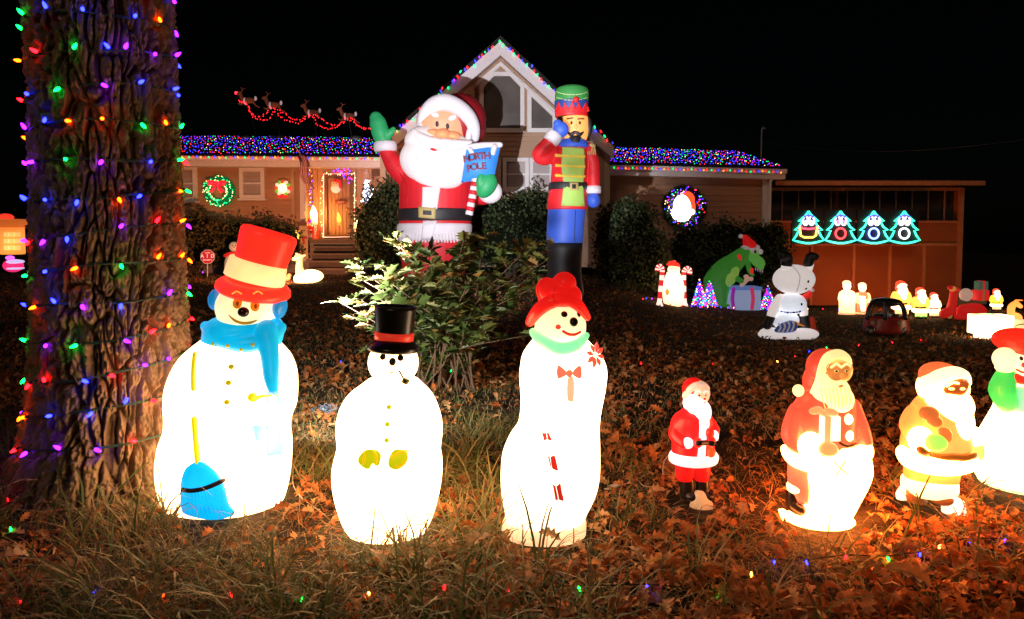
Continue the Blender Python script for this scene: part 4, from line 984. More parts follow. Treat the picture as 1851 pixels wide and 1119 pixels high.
for i in range(9):
    y0 = 322+i*7.4; x0 = 860-i*1.35; qq = f.sh(); qq.axis(x0, y0, x0-1.35, y0+7.4, [(0, 5.5), (0, 6.5), (1, 6.5), (1, 5.5)], dy=-70)
    # slanted stripes
    o = obj('stripe', qq, FR if i % 2 else FW, cn, True)
f.part('cuff', f.sh().E(886, 347, 21, 20, 14, -48, ang=0), FW)
f.part('mitten', f.sh().E(879, 335, 17, 23, 16, -68, ang=28).E(868, 326, 7, 14, 8, -76, ang=10), FG, 1.6, 4)

f = Fig('inflatable_nutcracker', 'tall inflatable nutcracker soldier saluting in red coat and green hat', 'inflatable soldier', 1026, 533, d=13.0)
red = fab('nred', (.66, .015, .02), .2); grn = fab('ngreen', (.22, .42, .08), .38, (.55, .6, .12)); blu = fab('nblue', (.03, .09, .50), .30, (.05, .12, .6))
f.part('coat', f.sh().loft([(379, 1026, 35), (377, 1025, 37), (350, 1026, 34), (335, 1027, 32), (300, 1029, 32), (275, 1030, 32), (262, 1033, 30), (253, 1036, 20)], .85).limb([(1004, 272, 15, 0), (985, 284, 15, -6), (974, 279, 13, -12), (988, 262, 12, -22), (1000, 250, 11, -28)]).limb([(1060, 268, 12, 0), (1071, 290, 12, 0), (1073, 320, 12, 0), (1073, 338, 11, 0)]), red, 1.6, 4)
f.part('trousers', f.sh().loft([(440, 1021, 31), (436, 1021, 33), (410, 1022, 33.5), (385, 1024, 34), (372, 1025, 34)], .85), blu)
f.stroke('trouser_seam', [(1040, 380), (1038, 436)], .7, FK)
f.part('boots', f.sh().loft([(534, 1020, 36), (520, 1020, 35), (490, 1020, 31), (436, 1021, 32.5)], .85), FK)
f.patch('green_front', [(1017, 266), (1055, 268), (1056, 300), (1053, 335), (1056, 373), (1015, 372), (1019, 335), (1015, 300)], grn, 1.9, smooth_outline=False, hit=True, levels=12)
for Y in (282, 300, 318): f.stroke('button_bar', [(1006, Y-1), (1020, Y), (1040, Y+1), (1056, Y+1)], [3, 1.8, 1.8, 2.5], fab('nyel', (.65, .42, .05), .6))
bl = f.part('belt', f.sh().loft([(343, 1026, 31), (342, 1026, 34.5), (331, 1027, 34), (330, 1027, 31)], .86), FK)
bk = f.patch('buckle', [(1030, 330), (1045, 330), (1045, 344), (1030, 344)], FGO, 2, smooth_outline=False, hit=True, parent=bl)
f.patch('buckle_hole', [(1034, 333), (1041, 333), (1041, 341), (1034, 341)], FK, .8, smooth_outline=False, parent=bk)
f.part('collar', f.sh().loft([(268, 1034, 28), (262, 1035, 29), (252, 1037, 20)], .9, -4), blu)
f.part('head', f.sh().loft([(258, 1041, 14), (250, 1041, 20), (235, 1041, 22.5), (215, 1040, 22.5), (205, 1039, 22)], .9, -2), mat('nut_face', (.6, .22, .06), .5, em=(1, .36, .08), es=1.0, var=.25, scale=1.2))
for X, r_ in ((1011, 10), (1062, 7)): f.part('hair', f.sh().E(X+2, 230, r_, 19, 13, 4), FK)
f.part('hat', f.sh().loft([(212, 1033, 27), (200, 1033, 28), (185, 1033, 29.5), (170, 1034, 30), (160, 1034, 27), (155, 1034, 14)], .9), fab('hatgreen', (.03, .22, .05), .30, (.05, .22, .04)))
f.part('crown_band', f.sh().loft([(212, 1033, 28), (211, 1033, 29.5), (200, 1033, 29.5), (198, 1033, 29)], .92), red)
f.part('blue_band', f.sh().loft([(199, 1033, 29), (198, 1033, 29.6), (185, 1033, 30.6), (184, 1033, 30)], .92), fab('nblue2', (.02, .05, .22), .25))
for k in range(5):
    X = 1010+k*12; f.patch('crown_point', [(X-7, 201), (X+7, 201), (X+random.uniform(-1, 1), 184+(0 if k != 2 else -3))], red, 1.4, smooth_outline=False)
f.dot('pompom', 1041, 180, 5.5, 5.5, red, 5)
for Y in (168, 178): f.stroke('seam', [(1006, Y-2), (1020, Y+2), (1034, Y+3), (1050, Y+2), (1062, Y-2)], .5, fab('nyel2', (.6, .6, .3), .3))
for X in (1033, 1048): f.dot('eye', X, 222, 2.4, 3, FK, 1)
for X, a in ((1030, -8), (1050, 8)): f.stroke('eyebrow', [(X-5, 215), (X+5, 214+a*.1)], 1.3, FK)
f.dot('nose', 1041, 229, 3, 4.5, fab('nnose', (.7, .35, .12), .6), 4)
f.stroke('moustache', [(1026, 238), (1032, 243), (1040, 239), (1048, 243), (1055, 238)], [1, 4, 3, 4, 1], FK, out=.5)
f.part('beard', f.sh().E(1040, 256, 8.5, 11, 5, -24).E(1040, 249, 11, 4, 4, -22), FK)
f.part('cuff', f.sh().axis(994, 257, 1006, 240, [(0, 12), (.1, 14), (.5, 15), (.9, 14), (1, 11)], dy=-30), FW)
f.part('hand', f.sh().E(1014, 234, 14, 14, 11, -32).E(1008, 225, 8, 9, 8, -32), blu, 1.2)
f.part('cuff', f.sh().axis(1073, 350, 1073, 336, [(0, 11), (.1, 13.5), (.9, 13.5), (1, 11)]), FW)
f.part('hand', f.sh().E(1073, 362, 12, 13.5, 12, 0), blu)
ep = f.part('epaulette', f.sh().E(1068, 264, 9, 5, 8, -2), FGO)
for k in range(5): f.part('tassel', f.sh().limb([(1062+k*3.2, 267, 1.3, -9), (1063+k*3.4, 279, 1.1, -12)]), FGO, parent=ep)

# ---------- dinosaur
f = Fig('inflatable_dinosaur', 'green inflatable dinosaur in Santa hat leaning over a present', 'inflatable dinosaur', 1305, 554)
dg = fab('dino', (.04, .27, .04), .33, (.05, .26, .03)); dl = fab('dinolight', (.22, .42, .08), .45, (.22, .42, .07))
f.part('body', f.sh().E(1300, 512, 22, 30, 22, 0).limb([(1294, 540, 16, 0), (1295, 510, 24, 0), (1312, 488, 22, 0), (1330, 472, 17, 0), (1346, 458, 13, 0)]).limb([(1290, 530, 14, 10), (1280, 500, 8, 22), (1284, 486, 2, 30)]).limb([(1303, 520, 12, -14), (1306, 538, 9, -16), (1304, 549, 8, -16)]).limb([(1287, 525, 12, 14), (1288, 548, 9, 14)]), dg, 1.2, 4)
f.part('belly', f.sh().E(1320, 500, 12, 22, 15, -12, ang=30), dl)
f.part('head', f.sh().E(1359, 461, 13, 13, 12, -2).E(1370, 473, 14, 10, 11, -4, ang=35).E(1373, 481, 9, 5, 9, -4, ang=40), fab('dinohead', (.08, .36, .06), .5, (.10, .32, .05)), 1, 3)
f.part('jaw', f.sh().limb([(1352, 474, 5, -3), (1355, 490, 4, -6), (1361, 497, 3, -8)]), dg)
for k in range(4): f.part('tooth', f.sh().axis(1366+k*4, 484+k*1.5, 1366+k*4, 490+k*1.5, [(0, 1.5), (1, .2)], dy=-13, seg=8), FW)
f.part('tongue', f.sh().E(1359, 490, 3, 6, 4, -10), fab('tongue', (.7, .02, .02), .6))
f.part('foot', f.sh().E(1306, 552, 13, 4, 10, -20), dg); f.part('foot', f.sh().E(1292, 551, 12, 4, 10, 6), dg)
for k in range(3): f.part('claw', f.sh().E(1288+k*9, 552, 4, 2.5, 3, -24), fab('claw', (.5, .32, .15), .3))
for dy, s_ in ((-20, 0), (6, 6)): f.part('arm', f.sh().limb([(1312, 488, 7, dy+4), (1326, 500, 5, dy), (1340, 508, 4.5, dy-4)]), dg)
f.part('eye', f.sh().E(1363, 453, 6, 6, 6, -10), FW); f.dot('pupil', 1365, 455, 2.3, 3, FK); f.part('eye', f.sh().E(1375, 455, 4, 5, 5, -2), FW)
f.part('hat_brim', f.sh().axis(1341, 449, 1371, 447, [(0, 4), (.1, 5.5), (.5, 6), (.9, 5.5), (1, 4)], flat=2), FW)
f.part('hat', f.sh().loft([(448, 1357, 13), (438, 1354, 11), (430, 1349, 7), (424, 1344, 4)], 1), fab('hatred', (.65, .01, .01), .45)); f.part('pompom', f.sh().E(1339, 427, 4, 4), FW)
f.part('neck_tag', f.sh().E(1337, 465, 3, 6, 3, -16, ang=-25), fab('tongue', (.7, .02, .02), .6))
f.part('bone', f.sh().limb([(1341, 515, 4, -22), (1352, 504, 4, -22)]).E(1349, 500, 5, 4, 4, -22).E(1357, 504, 5, 4, 4, -22), fab('bone', (.55, .33, .25), .45), .9)
f = Fig('inflatable_present', 'blue and white inflatable gift box with purple and pink ribbons by the dinosaur', 'present', 1342, 560)
for nm, sh_, m_ in (('box', f.sh().loft([(560, 1342, 24), (557, 1342, 27), (540, 1342, 27.5), (525, 1342, 27), (521, 1342, 24)], 1, seg=4), fab('giftb', (.22, .30, .50), .5, (.3, .38, .6))),):
    q = f.sh(); q.bx(1315, 520, 1369, 559, 44); o = f.part(nm, q, m_, 1.6, 8)
f.part('lid', f.sh().bx(1314, 517, 1370, 523, 46), fab('gifttop', (.10, .2, .5), .5), 1.3, 3)
for X0, c in ((1326, 'purple'), (1359, 'pink')):
    f.stroke('ribbon', [(X0, 522), (X0-2+(4 if X0 > 1340 else 0), 540), (X0, 557)], 3.4, fab('rib'+c, (.3, .02, .35) if c == 'purple' else (.6, .04, .12), .5))
# ---------- handstand snowman
f = Fig('inflatable_snowman', 'white inflatable snowman standing on its head, black boots in the air', 'inflatable snowman', 1424, 612)
fw = fab('snow', (.76, .73, .72), .75, (.7, .62, .6)); fl_ = mat('snow_lit', (.7, .7, .72), .5, em=(.85, .9, 1), es=.95, var=.06, bulb=tuple(f.L(1428, 560, -5)), fall=28*f.m, floor=.1)
f.part('base', f.sh().E(1424, 605, 54, 12, 34).E(1395, 602, 22, 10, 22).E(1455, 603, 24, 10, 24), fw, 1.6, 4)
f.part('body', f.sh().E(1435, 505, 37, 27, 32), fw); f.part('middle', f.sh().E(1430, 549, 27, 20, 24), fl_); f.part('head', f.sh().E(1420, 579, 24, 18, 20), fl_)
f.stroke('seam', [(1432, 480), (1446, 500), (1440, 528)], .5, fab('seam', (.35, .3, .3), 0))
for pts in (((1421, 485, 9, -6), (1421, 476, 8, -6)), ((1460, 487, 8, 4), (1464, 478, 7, 4))): f.part('leg', f.sh().limb(pts), fw)
f.part('boot', f.sh().limb([(1422, 476, 10.5, -6), (1421, 466, 11, -6), (1416, 462, 9, -14)]), FK, 1.1); f.part('boot', f.sh().limb([(1461, 477, 9, 4), (1465, 465, 9, 4), (1473, 464, 7, 0)]), FK, 1.1)
f.part('arm', f.sh().limb([(1410, 540, 9, 0), (1400, 556, 9, -4), (1394, 570, 8, -6)]), fw); f.part('arm', f.sh().limb([(1446, 545, 8, 8), (1452, 560, 8, 8), (1453, 570, 7, 8)]), fw)
f.part('glove', f.sh().limb([(1393, 574, 8, -6), (1387, 588, 8, -8)]), FK); f.part('glove', f.sh().limb([(1454, 574, 8, 8), (1457, 590, 8, 8)]), FK)
for X, Y in ((1461, 509), (1457, 522), (1449, 550)): f.dot('button', X, Y, 2.2, 2.6, FK)
for k in range(7): f.dot('scarf_stripe', 1413+k*5.4, 563+math.sin(k/6*3.14)*2, 3, 2.4, fab('sblue', (.05, .1, .4), .3) if k % 2 == 0 else FW, 2)
f.part('carrot_nose', f.sh().axis(1436, 583, 1455, 590, [(0, 3.5), (1, .4)], dy=-18, seg=10), fab('carrot', (.7, .22, .02), .5))
hc = f.part('hat', f.sh().limb([(1430, 590, 11, -22), (1415, 593, 9, -26), (1404, 597, 4, -28)]), fab('hblue', (.04, .09, .35), .25))
for k in range(4): f.stroke('hat_stripe', [(1407+k*8, 600-k*.8), (1411+k*8, 592-k*1.2), (1408+k*8.5, 585-k*1)], 1.7, FW, parent=hc)
f.part('stocking', f.sh().limb([(1452, 538, 5, 0), (1460, 534, 5, 0), (1464, 529, 3.5, 0)]), fab('tongue', (.7, .02, .02), .6)); f.part('pompom', f.sh().E(1468, 525, 4, 3.4), FW)
f = Fig('traffic_cone', 'small red orange cone on the lawn beside the upside down snowman', 'cone', 1468, 599)
f.part('cone', f.sh().loft([(596, 1468, 7.5), (575, 1468, 4), (573, 1468, 3)], 1), fab('cone', (.4, .03, .01), .35)); f.part('base', f.sh().bx(1459, 596, 1477, 599, 18), fab('cone', (.4, .03, .01), .35), smooth=False)

# ---------- lit snowman between candy canes
f = Fig('snowman', 'small blazing snowman in red hat standing between two lit candy canes', 'snowman', 1218, 552, bulb=(1218, 515, 0), fall=28, floor=.1)
w_ = f.glow('w', WHITE, 6); f.part('body', f.sh().loft([(553, 1217, 14), (548, 1217, 17), (535, 1217, 19), (515, 1217, 19), (500, 1217, 14), (492, 1217, 11)], .8).E(1218, 487, 11, 9, 10), w_)
h = f.part('hat', f.sh().axis(1217, 481, 1218, 474, [(0, 12), (.2, 12.5), (1, 8)]), f.glow('r', (1, .04, .02), 3)); f.part('hat_crown', f.sh().axis(1216, 480, 1215, 472, [(0, 7), (1, 7), (1.05, 5)]), f.glow('r', (1, .04, .02), 3), parent=h)
for X in (1214, 1222): f.dot('eye', X, 486, 1.2, 1.2, BLACKP)
f.dot('patch', 1206, 528, 4, 6, f.glow('o', (1, .5, .1), 1.2))
for k, (X, lab, s_) in enumerate(((1192, 'striped candy cane light left of the small blazing snowman', 1), (1237, 'striped candy cane light right of the small blazing snowman', -1))):
    f = Fig('candy_cane', lab, 'candy cane', X+4*s_ if False else X, 552)
    pts = [(X, 548), (X+2.5*s_, 520), (X+5*s_, 495), (X+5*s_, 486), (X+1*s_, 481), (X-3*s_, 484), (X-4*s_, 490)] if k == 0 else [(X, 548), (X-1, 520), (X-1, 495), (X+1, 488), (X+6, 485), (X+10, 489), (X+9, 496)]
    c = catmull([f.L(a_, b_) for a_, b_ in pts], 8); rw = f.glow('w', (1, .7, .6), 1.3); rr_ = f.glow('r', (.8, .03, .03), 1.0)
    for i in range(0, len(c)-3, 3):
        q = MB(); q.tube(c[i:i+4], 4.2*f.m, 10); f.part('stripe', q, rr_ if (i//3) % 2 else rw)
    f.part('base', f.sh().loft([(553, X, 7), (548, X, 5), (544, X, 4)], 1), rw)
# ---------- mini cone trees of lights
for X, Y, h, lab in ((1264, 554, 52, 'mini cone tree of purple and red lights beside the candy canes'), (1282, 553, 48, 'mini cone tree of coloured lights by the dinosaur tail'), (1388, 560, 46, 'mini cone tree of blue lights behind the upside down snowman')):
    f = Fig('light_tree', lab, 'light tree', X, Y, group='mini cone trees of lights'); n = 110; pts = []; cols = []; w = MB(); line = []
    for i in range(n):
        t = (i+.5)/n; t = 1-math.sqrt(1-t); a = i*2.4; r_ = 14*(1-t)*f.m; p = Vector((r_*math.cos(a), r_*math.sin(a), h*t*f.m)); pts.append(p); cols.append(random.choice(['purple', 'blue', 'red', 'blue', 'green', 'purple', 'warm']))
    bulbs_mesh('bulbs', pts, cols, .022, 5, f.root)
    for a in range(6):
        w.tube([(14*f.m*math.cos(a), 14*f.m*math.sin(a), 0), (0, 0, h*f.m)], .006, 4)
    obj('frame', w, mat('cable_green', (.01, .04, .015)), f.root)

# ---------- toy car
f = Fig('toy_car', 'dark red and black child\'s ride-in toy car parked on the lawn', 'toy car', 1602, 606)
tr = mat('toy_red', (.35, .03, .015), .35); tk = mat('toy_black', (.03, .03, .035), .25)
f.part('body', f.sh().loft([(601, 1602, 36), (597, 1602, 40), (585, 1602, 39), (574, 1602, 37), (571, 1602, 33)], .75), tr)
rf = f.part('roof', f.sh().E(1602, 546, 27, 8, 24), tk)
for X, Xt, dy in ((1568, 1578, -22), (1637, 1626, -22), (1600, 1600, -27), (1570, 1580, 20), (1636, 1626, 20)):
    f.part('pillar', f.sh().limb([(X, 575, 4, dy), ((X+Xt)/2+(-2 if X < 1600 else 2), 558, 4, dy), (Xt, 547, 4, dy*.8)]), tk if X != 1600 else tk)
for X, dy in ((1573, -24), (1630, -24), (1573, 24), (1630, 24)):
    w = f.part('wheel', f.sh().E(X, 598, 9, 9, 4, dy), tk); f.part('hub', f.sh().E(X, 598, 4, 4, 5, dy-1), mat('toy_hub', (.4, .3, .2)), parent=w)
f.part('steering_wheel', f.sh().E(1618, 570, 6, 3, 6, -4), tk)
f.part('seat', f.sh().E(1590, 574, 14, 8, 14, 4), tk)
for X in (1578, 1626): f.part('headlight', f.sh().E(X, 584, 4, 4, 3, -30), mat('toy_hub', (.4, .3, .2)))
# ---------- scooter (rider left off) with presents
f = Fig('inflatable_scooter', 'red inflatable scooter loaded with wrapped presents', 'scooter', 1745, 578)
sr = fab('scoot', (.62, .015, .012), .5)
f.part('body', f.sh().limb([(1707, 567, 9, 0), (1718, 561, 9, 0), (1722, 545, 7, 0), (1724, 524, 6, 0)]).limb([(1728, 572, 5, 0), (1745, 572, 8, 0)]).E(1756, 562, 27, 15, 14), sr, 1.2, 4)
for X in (1715, 1768): w = f.part('wheel', f.sh().E(X, 571, 9, 9, 5, 0), mat('tyre', (.03, .02, .02), .6)); f.part('hub', f.sh().E(X, 571, 6, 6, 6, -1), fab('hub', (.5, .25, .05), .4), parent=w)
f.part('handlebar', f.sh().limb([(1716, 520, 3.5, -8), (1724, 521, 4, 0), (1732, 524, 3, 8)]), sr); f.part('headlight', f.sh().E(1722, 522, 6, 5, 5, -4), fab('hl', (.7, .25, .05), .6))
f.part('seat', f.sh().limb([(1733, 546, 3.5, 0), (1750, 546, 4, 0), (1780, 547, 3.5, 0)]), fab('seatg', (.08, .07, .03), .3))
pr = f.part('present', f.sh().bx(1762, 524, 1783, 543, 18), fab('tongue', (.7, .02, .02), .6), 1, 3); f.part('ribbon', f.sh().bx(1770, 523.5, 1774, 543.5, 19), FGO, parent=pr)
pr = f.part('present', f.sh().bx(1765, 508, 1782, 524, 16), fab('pgreen', (.05, .12, .08), .5), 1, 3); f.part('ribbon', f.sh().bx(1771, 507.5, 1775, 524.5, 17), fab('tongue', (.7, .02, .02), .6), parent=pr)
f.part('sack', f.sh().E(1746, 533, 11, 12, 10), fab('sackw', (.6, .4, .3), .5))

# ---------- row of small lit figures by the carport
def carol(X, Y, h, lab, robe, cap, kind='caroler', sw=1.0, rb=None):
    f = Fig(kind+'_figure', lab, kind, X, Y, group='small lit figures on the lawn by the carport', bulb=(X, Y-h*.5, 0), fall=h*.42, floor=.12)
    k = h/60
    def r(a): return [(Y-z*k, X+x*k, w*k*sw) for z, x, w in a]
    w_ = f.glow('w', (1, .62, .32), 7); rb_ = f.glow('robe', rb or robe, 3.0)
    f.part('robe', f.sh().loft(r([(0, 0, 11), (3, 0, 12), (14, 0, 12), (26, 0, 12), (36, 0, 11), (42, 0, 7)]), .8), rb_)
    f.part('head', f.sh().E(X, Y-49*k, 6.5*k, 7*k), w_)
    f.part('cap', f.sh().E(X-.5*k, Y-54*k, 7.2*k, 5.5*k, 7*k, 2*k), f.glow('cap', cap, 3.5))
    f.part('apron', f.sh().loft(r([(6, 1, 6), (18, 1, 7), (34, 0, 6)]), .7, -5*k), w_)
    for s in (-1, 1): f.part('sleeve', f.sh().limb([(X+s*10*k, Y-36*k, 4*k, 0), (X+s*11*k, Y-26*k, 4.5*k, -3*k), (X+s*4*k, Y-24*k, 3.5*k, -9*k)]), f.glow('slv', robe, 3.0))
    f.part('book', f.sh().E(X, Y-25*k, 4.5*k, 4*k, 1.5*k, -12*k), w_)
    f.part('base', f.sh().loft(r([(-1, 0, 12), (0, 0, 13), (3, 0, 13), (4, 0, 11)]), .8), f.glow('b', (1, .45, .2), 2.5))
    for s in (-1, 1): f.dot('eye', X+s*2.4*k, Y-49*k, .9*k, 1*k, BLACKP)
    return f
carol(1531, 568, 62, 'plump lit carolling woman in cream, first figure by the carport', (1, .68, .3), (1, .6, .35), sw=1.12)
carol(1559, 568, 58, 'slim lit carolling figure in red skirt beside the toy car', (1, .55, .2), (1, .75, .4), sw=.88, rb=(.9, .12, .04))
def mini_santa(X, Y, h, lab, coat=(1, .38, .05), low=(1, .5, .2), es=3.4):
    f = Fig('santa_figure', lab, 'santa figure', X, Y, group='small lit figures on the lawn by the carport', bulb=(X, Y-h*.45, 0), fall=h*.40, floor=.1); k = h/60
    def r(a): return [(Y-z*k, X+x*k, w*k) for z, x, w in a]
    w_ = f.glow('w', (1, .62, .34), 7.5)
    f.part('coat', f.sh().loft(r([(14, 0, 13), (20, 0, 14), (32, 0, 13), (40, 1, 10), (44, 1, 6)]), .8), f.glow('c', coat, es))
    f.part('legs', f.sh().loft(r([(0, -4, 5), (8, -4, 6), (15, -3, 7)]), .9).loft(r([(0, 6, 5), (8, 6, 6), (15, 4, 7)]), .9), f.glow('l', low, 3))
    f.part('coat_hem', f.sh().loft(r([(12, 0, 13), (14, 0, 15.5), (18, 0, 15.5), (20, 0, 13)]), .8), w_)
    f.part('head', f.sh().E(X+2*k, Y-49*k, 7*k, 7*k), f.glow('f', (1, .5, .25), 4)); f.part('beard', f.sh().E(X+3*k, Y-42*k, 8*k, 10*k, 6*k, -5*k).E(X+4*k, Y-34*k, 5*k, 7*k, 4*k, -8*k), w_)
    f.part('hat', f.sh().E(X-1*k, Y-55*k, 8*k, 6*k, 7*k, 2*k).E(X-6*k, Y-49*k, 4*k, 6*k), f.glow('h', (1, .08, .03), 3)); f.part('hat_brim', f.sh().limb([(X-5*k, Y-50*k, 2*k, -5*k), (X+1*k, Y-54*k, 2.4*k, -6*k), (X+8*k, Y-53*k, 2*k, -4*k)]), w_)
    for s in (-1, 1): f.part('sleeve', f.sh().limb([(X+s*11*k, Y-38*k, 4.5*k, 0), (X+s*13*k, Y-28*k, 5*k, -4*k), (X+s*6*k, Y-24*k, 4*k, -9*k)]), f.glow('c', coat, es))
    f.stroke('belt', [(X-9*k, Y-22*k), (X, Y-21*k), (X+9*k, Y-22*k)], 1.6*k, mat('belt_brown', (.03, .01, .005)))
    for s in (-4, 6): f.part('boot', f.sh().E(X+s*k, Y-2*k, 6*k, 3.5*k, 7*k, -2*k), mat('boot_black', (.015, .01, .01)))
    return f
mini_santa(1629, 572, 64, 'lit Santa figure behind the toy car in front of the carport')
mini_santa(1664, 576, 56, 'lit Santa figure with green trousers right of the toy car', low=(.4, 1, .15))
mini_santa(1688, 574, 45, 'shortest lit Santa figure between the tall Santa and the scooter', coat=(1, .6, .3))
mini_santa(1801, 562, 40, 'small glowing Santa figure on the roof of the white sleigh', coat=(1, .5, .03))
f = Fig('reindeer_figure', 'orange lit reindeer figure at the right edge beside the sleigh', 'reindeer', 1836, 585, bulb=(1836, 565, 0), fall=26)
f.part('body', f.sh().E(1834, 575, 13, 10, 9).limb([(1828, 570, 6, 0), (1828, 556, 6, 0), (1836, 549, 5, 0), (1845, 554, 3.5, 0)]).limb([(1826, 580, 3, 0), (1826, 590, 2.5, 0)]).limb([(1843, 580, 3, 0), (1843, 590, 2.5, 0)]), f.glow('o', (1, .22, .04), 3), 1)
for s in (0, 5): f.part('antler', f.sh().limb([(1832+s, 548, 1.5, s), (1836+s, 543, 1.3, s), (1843+s, 543, .8, s)]), f.glow('o', (1, .22, .04), 3))
f = Fig('sleigh', 'blazing white plastic sleigh decoration with slatted sides at the right edge', 'sleigh', 1792, 612, bulb=(1790, 590, -20), fall=40, floor=.12)
w_ = f.glow('w', (1, .66, .36), 7.5)
f.part('body', f.sh().bx(1758, 569, 1822, 603, 34), w_, 1.4, 4)
for k in range(6): f.part('slat', f.sh().loft([(618-(5-k)*1.6, 1764+k*10, 3), (604, 1764+k*10, 4.5), (575, 1764+k*10, 4.5), (570, 1764+k*10, 4)], .6, -19), w_)
f.part('rim', f.sh().limb([(1757, 570, 2.2, -19), (1790, 569, 2.5, -20), (1823, 576, 2.2, -19)]), f.glow('rim', (.7, 1, .4), 2))
f.part('side', f.sh().bx(1822, 577, 1851, 602, 26, 4), f.glow('side', (1, .8, .35), 2.4), 1.4, 4)
f.part('runner', f.sh().limb([(1826, 598, 1, -12), (1838, 588, 1, -12), (1852, 586, 1, -12)]), f.glow('run', (.4, .2, .02), 1))

# ================================================================== NEON SINGING TREES
def neon(cx_, idx, lab):
    d = 20.7; root = empty('neon_tree_sign', P(cx_, 438, d), lab, 'neon sign', 'singing neon tree signs on the carport'); o0 = P(cx_, 438, d)
    def L(X, Y, dy=0): return P(X, Y, d)+Vector((0, dy, 0))-o0
    q = MB(); a, b_ = L(cx_-29, 441), L(cx_+29, 379); q.box(((a.x+b_.x)/2, .06, (a.z+b_.z)/2), (b_.x-a.x-.01, .03, b_.z-a.z)); obj('backboard', q, mat('sign_board', (.015, .012, .02), .5), root)
    def tubeN(name, pts, col, r=.028, es=6, closed=False):
        P3 = [L(cx_+x, 380+y, -.02) for x, y in pts]
        if closed: P3.append(P3[0])
        m = MB(); m.tube(P3, r, 7); obj(name, m, mat(f'neon_{name}_{idx}_{col}', (.1, .1, .1), .3, em=col, es=es, var=.0), root, True)
    cyan = (.05, .95, .55); 
    half = [(0, 2), (7, 11), (15, 18), (10, 21), (18, 31), (24, 36), (17, 38), (22, 48), (29, 55)]
    side = [(0, 2), (4, 8), (14, 17), (18, 19), (12, 21), (17, 30), (25, 36), (18, 37), (22, 46), (28, 54)]
    pts = side + [(18, 57), (6, 59.5), (-6, 59.5), (-18, 57)] + [(-x, y) for x, y in side[::-1]]
    tubeN('tree_outline', [(x, y) for x, y in pts], cyan if idx % 3 else (.03, .9, .45), .03, 3.2)
    P3 = [L(cx_+x*.82, 380+6+y*.82, .0) for x, y in pts]
    ec = [(.35, .3, 1), (1, .12, .5), (.4, .45, 1), (.5, .6, 1)][idx]
    for s in (-5.5, 5.5):
        tubeN('eye', [(s+4.6*math.cos(t), 19+8*math.sin(t)) for t in [6.283*k/14 for k in range(14)]], (1, .92, 1), .026, 2.5, True)
        tubeN('pupil', [(s*.9+1.8*math.cos(t), 22+3.4*math.sin(t)) for t in [6.283*k/10 for k in range(10)]], ec, .02, 4, True)
    if idx == 0:
        tubeN('mouth', [(-17, 28), (-10, 33), (0, 34), (10, 33), (17, 28), (15, 45)], (1, .05, .1), .03, 3.5); tubeN('lip', [(-16, 31), (-14, 46), (-8, 49), (8, 49), (13, 46), (16, 31)], (1, .55, .08), .03, 4)
    else:
        c = [(1, .05, .06), (.15, .25, 1), (.85, .95, 1)][idx-1]
        tubeN('mouth', [(9*math.cos(t), 42+9.5*math.sin(t)) for t in [6.283*k/18 for k in range(18)]], c, .028, [3.5, 6, 2.6][idx-1], True)
    tubeN('scarf', [(-9, 12), (-4, 10), (4, 10), (9, 12)], (.10, .06, 1), .04, 2)  # blue tube standing in for the violet glow above the eyes, not a scarf
for i, (X, l) in enumerate(((1461, 'neon tree sign with wide grinning mouth, orange lower lip'), (1519, 'neon tree sign with round red singing mouth'), (1579, 'neon tree sign with round blue singing mouth'), (1634, 'neon tree sign with round white singing mouth'))): neon(X, i, l)

# ================================================================== WREATHS AND WALL PIECES
def wreath(X, Y, d, rad, label, n, foliage, cat='wreath'):
    c = P(X, Y, d); root = empty('wreath', c, label, cat); m = d/FPX; rng = np.random.RandomState(int(X))
    q = MB(); q.tube([(rad*m*math.cos(t), 0, rad*m*math.sin(t)) for t in [6.2832*k/28 for k in range(29)]], rad*m*.16, 8); obj('ring', q, foliage, root, True)
    a = rng.rand(n)*6.283; b_ = rng.rand(n)*6.283; rr = rad*m+rad*m*.24*np.cos(b_)
    pos = np.stack([rr*np.cos(a), rad*m*.24*np.sin(b_), rr*np.sin(a)], -1); 
    scatter('needles', [(-.02, 0, 0), (.02, 0, 0), (0, 0, .09), (0, .02, .05)], [(0, 1, 2), (0, 3, 2)], pos, eul(rng.rand(n)*6, rng.rand(n)*6, rng.rand(n)*6), np.ones(n)*rad/27*1.2, foliage, root, kind='stuff')
    return root, m, c, rng
root, m_, c_, rng = wreath(397, 346, D1-.12, 21, 'green lit wreath with red sparkling bow between two windows', 1500, mat('wreath_green', (.01, .14, .04), .6, em=(.0, .25, .07), es=.35))
n = 170; a = rng.rand(n)*6.283; rr = (21+6.5*np.sqrt(rng.rand(n))*np.sign(rng.rand(n)-.5))*m_
bulbs_mesh('bulbs', np.stack([rr*np.cos(a), -.1-rng.rand(n)*.06, rr*np.sin(a)], -1), ['gw' if False else 'green' if k % 3 else 'warm' for k in range(n)], .018, 4, root)
q = MB(); RB = mat('bow_red', (.5, .01, .02), .5, em=(1, .02, .04), es=.7, var=.5, scale=14)
for s in (-1, 1):
    q.ell((s*.15, -.18, .24), (.14, .05, .08), Euler((0, -s*.2, 0)), 12, 8); q.tube([(s*.03, -.18, .2), (s*.1, -.2, .05), (s*.17, -.18, -.02)], [.04, .05, .05], 8)
q.ell((0, -.2, .24), (.05, .05, .06)); obj('bow', q, RB, root, True)
bulbs_mesh('bow_bulbs', [Vector((random.uniform(-.28, .28), -.25, .24+random.uniform(-.08, .08))) for _ in range(26)]+[Vector((s*random.uniform(.05, .2), -.25, random.uniform(-.03, .16))) for s in (-1, 1) for _ in range(6)], ['red']*38, .02, 6, root)
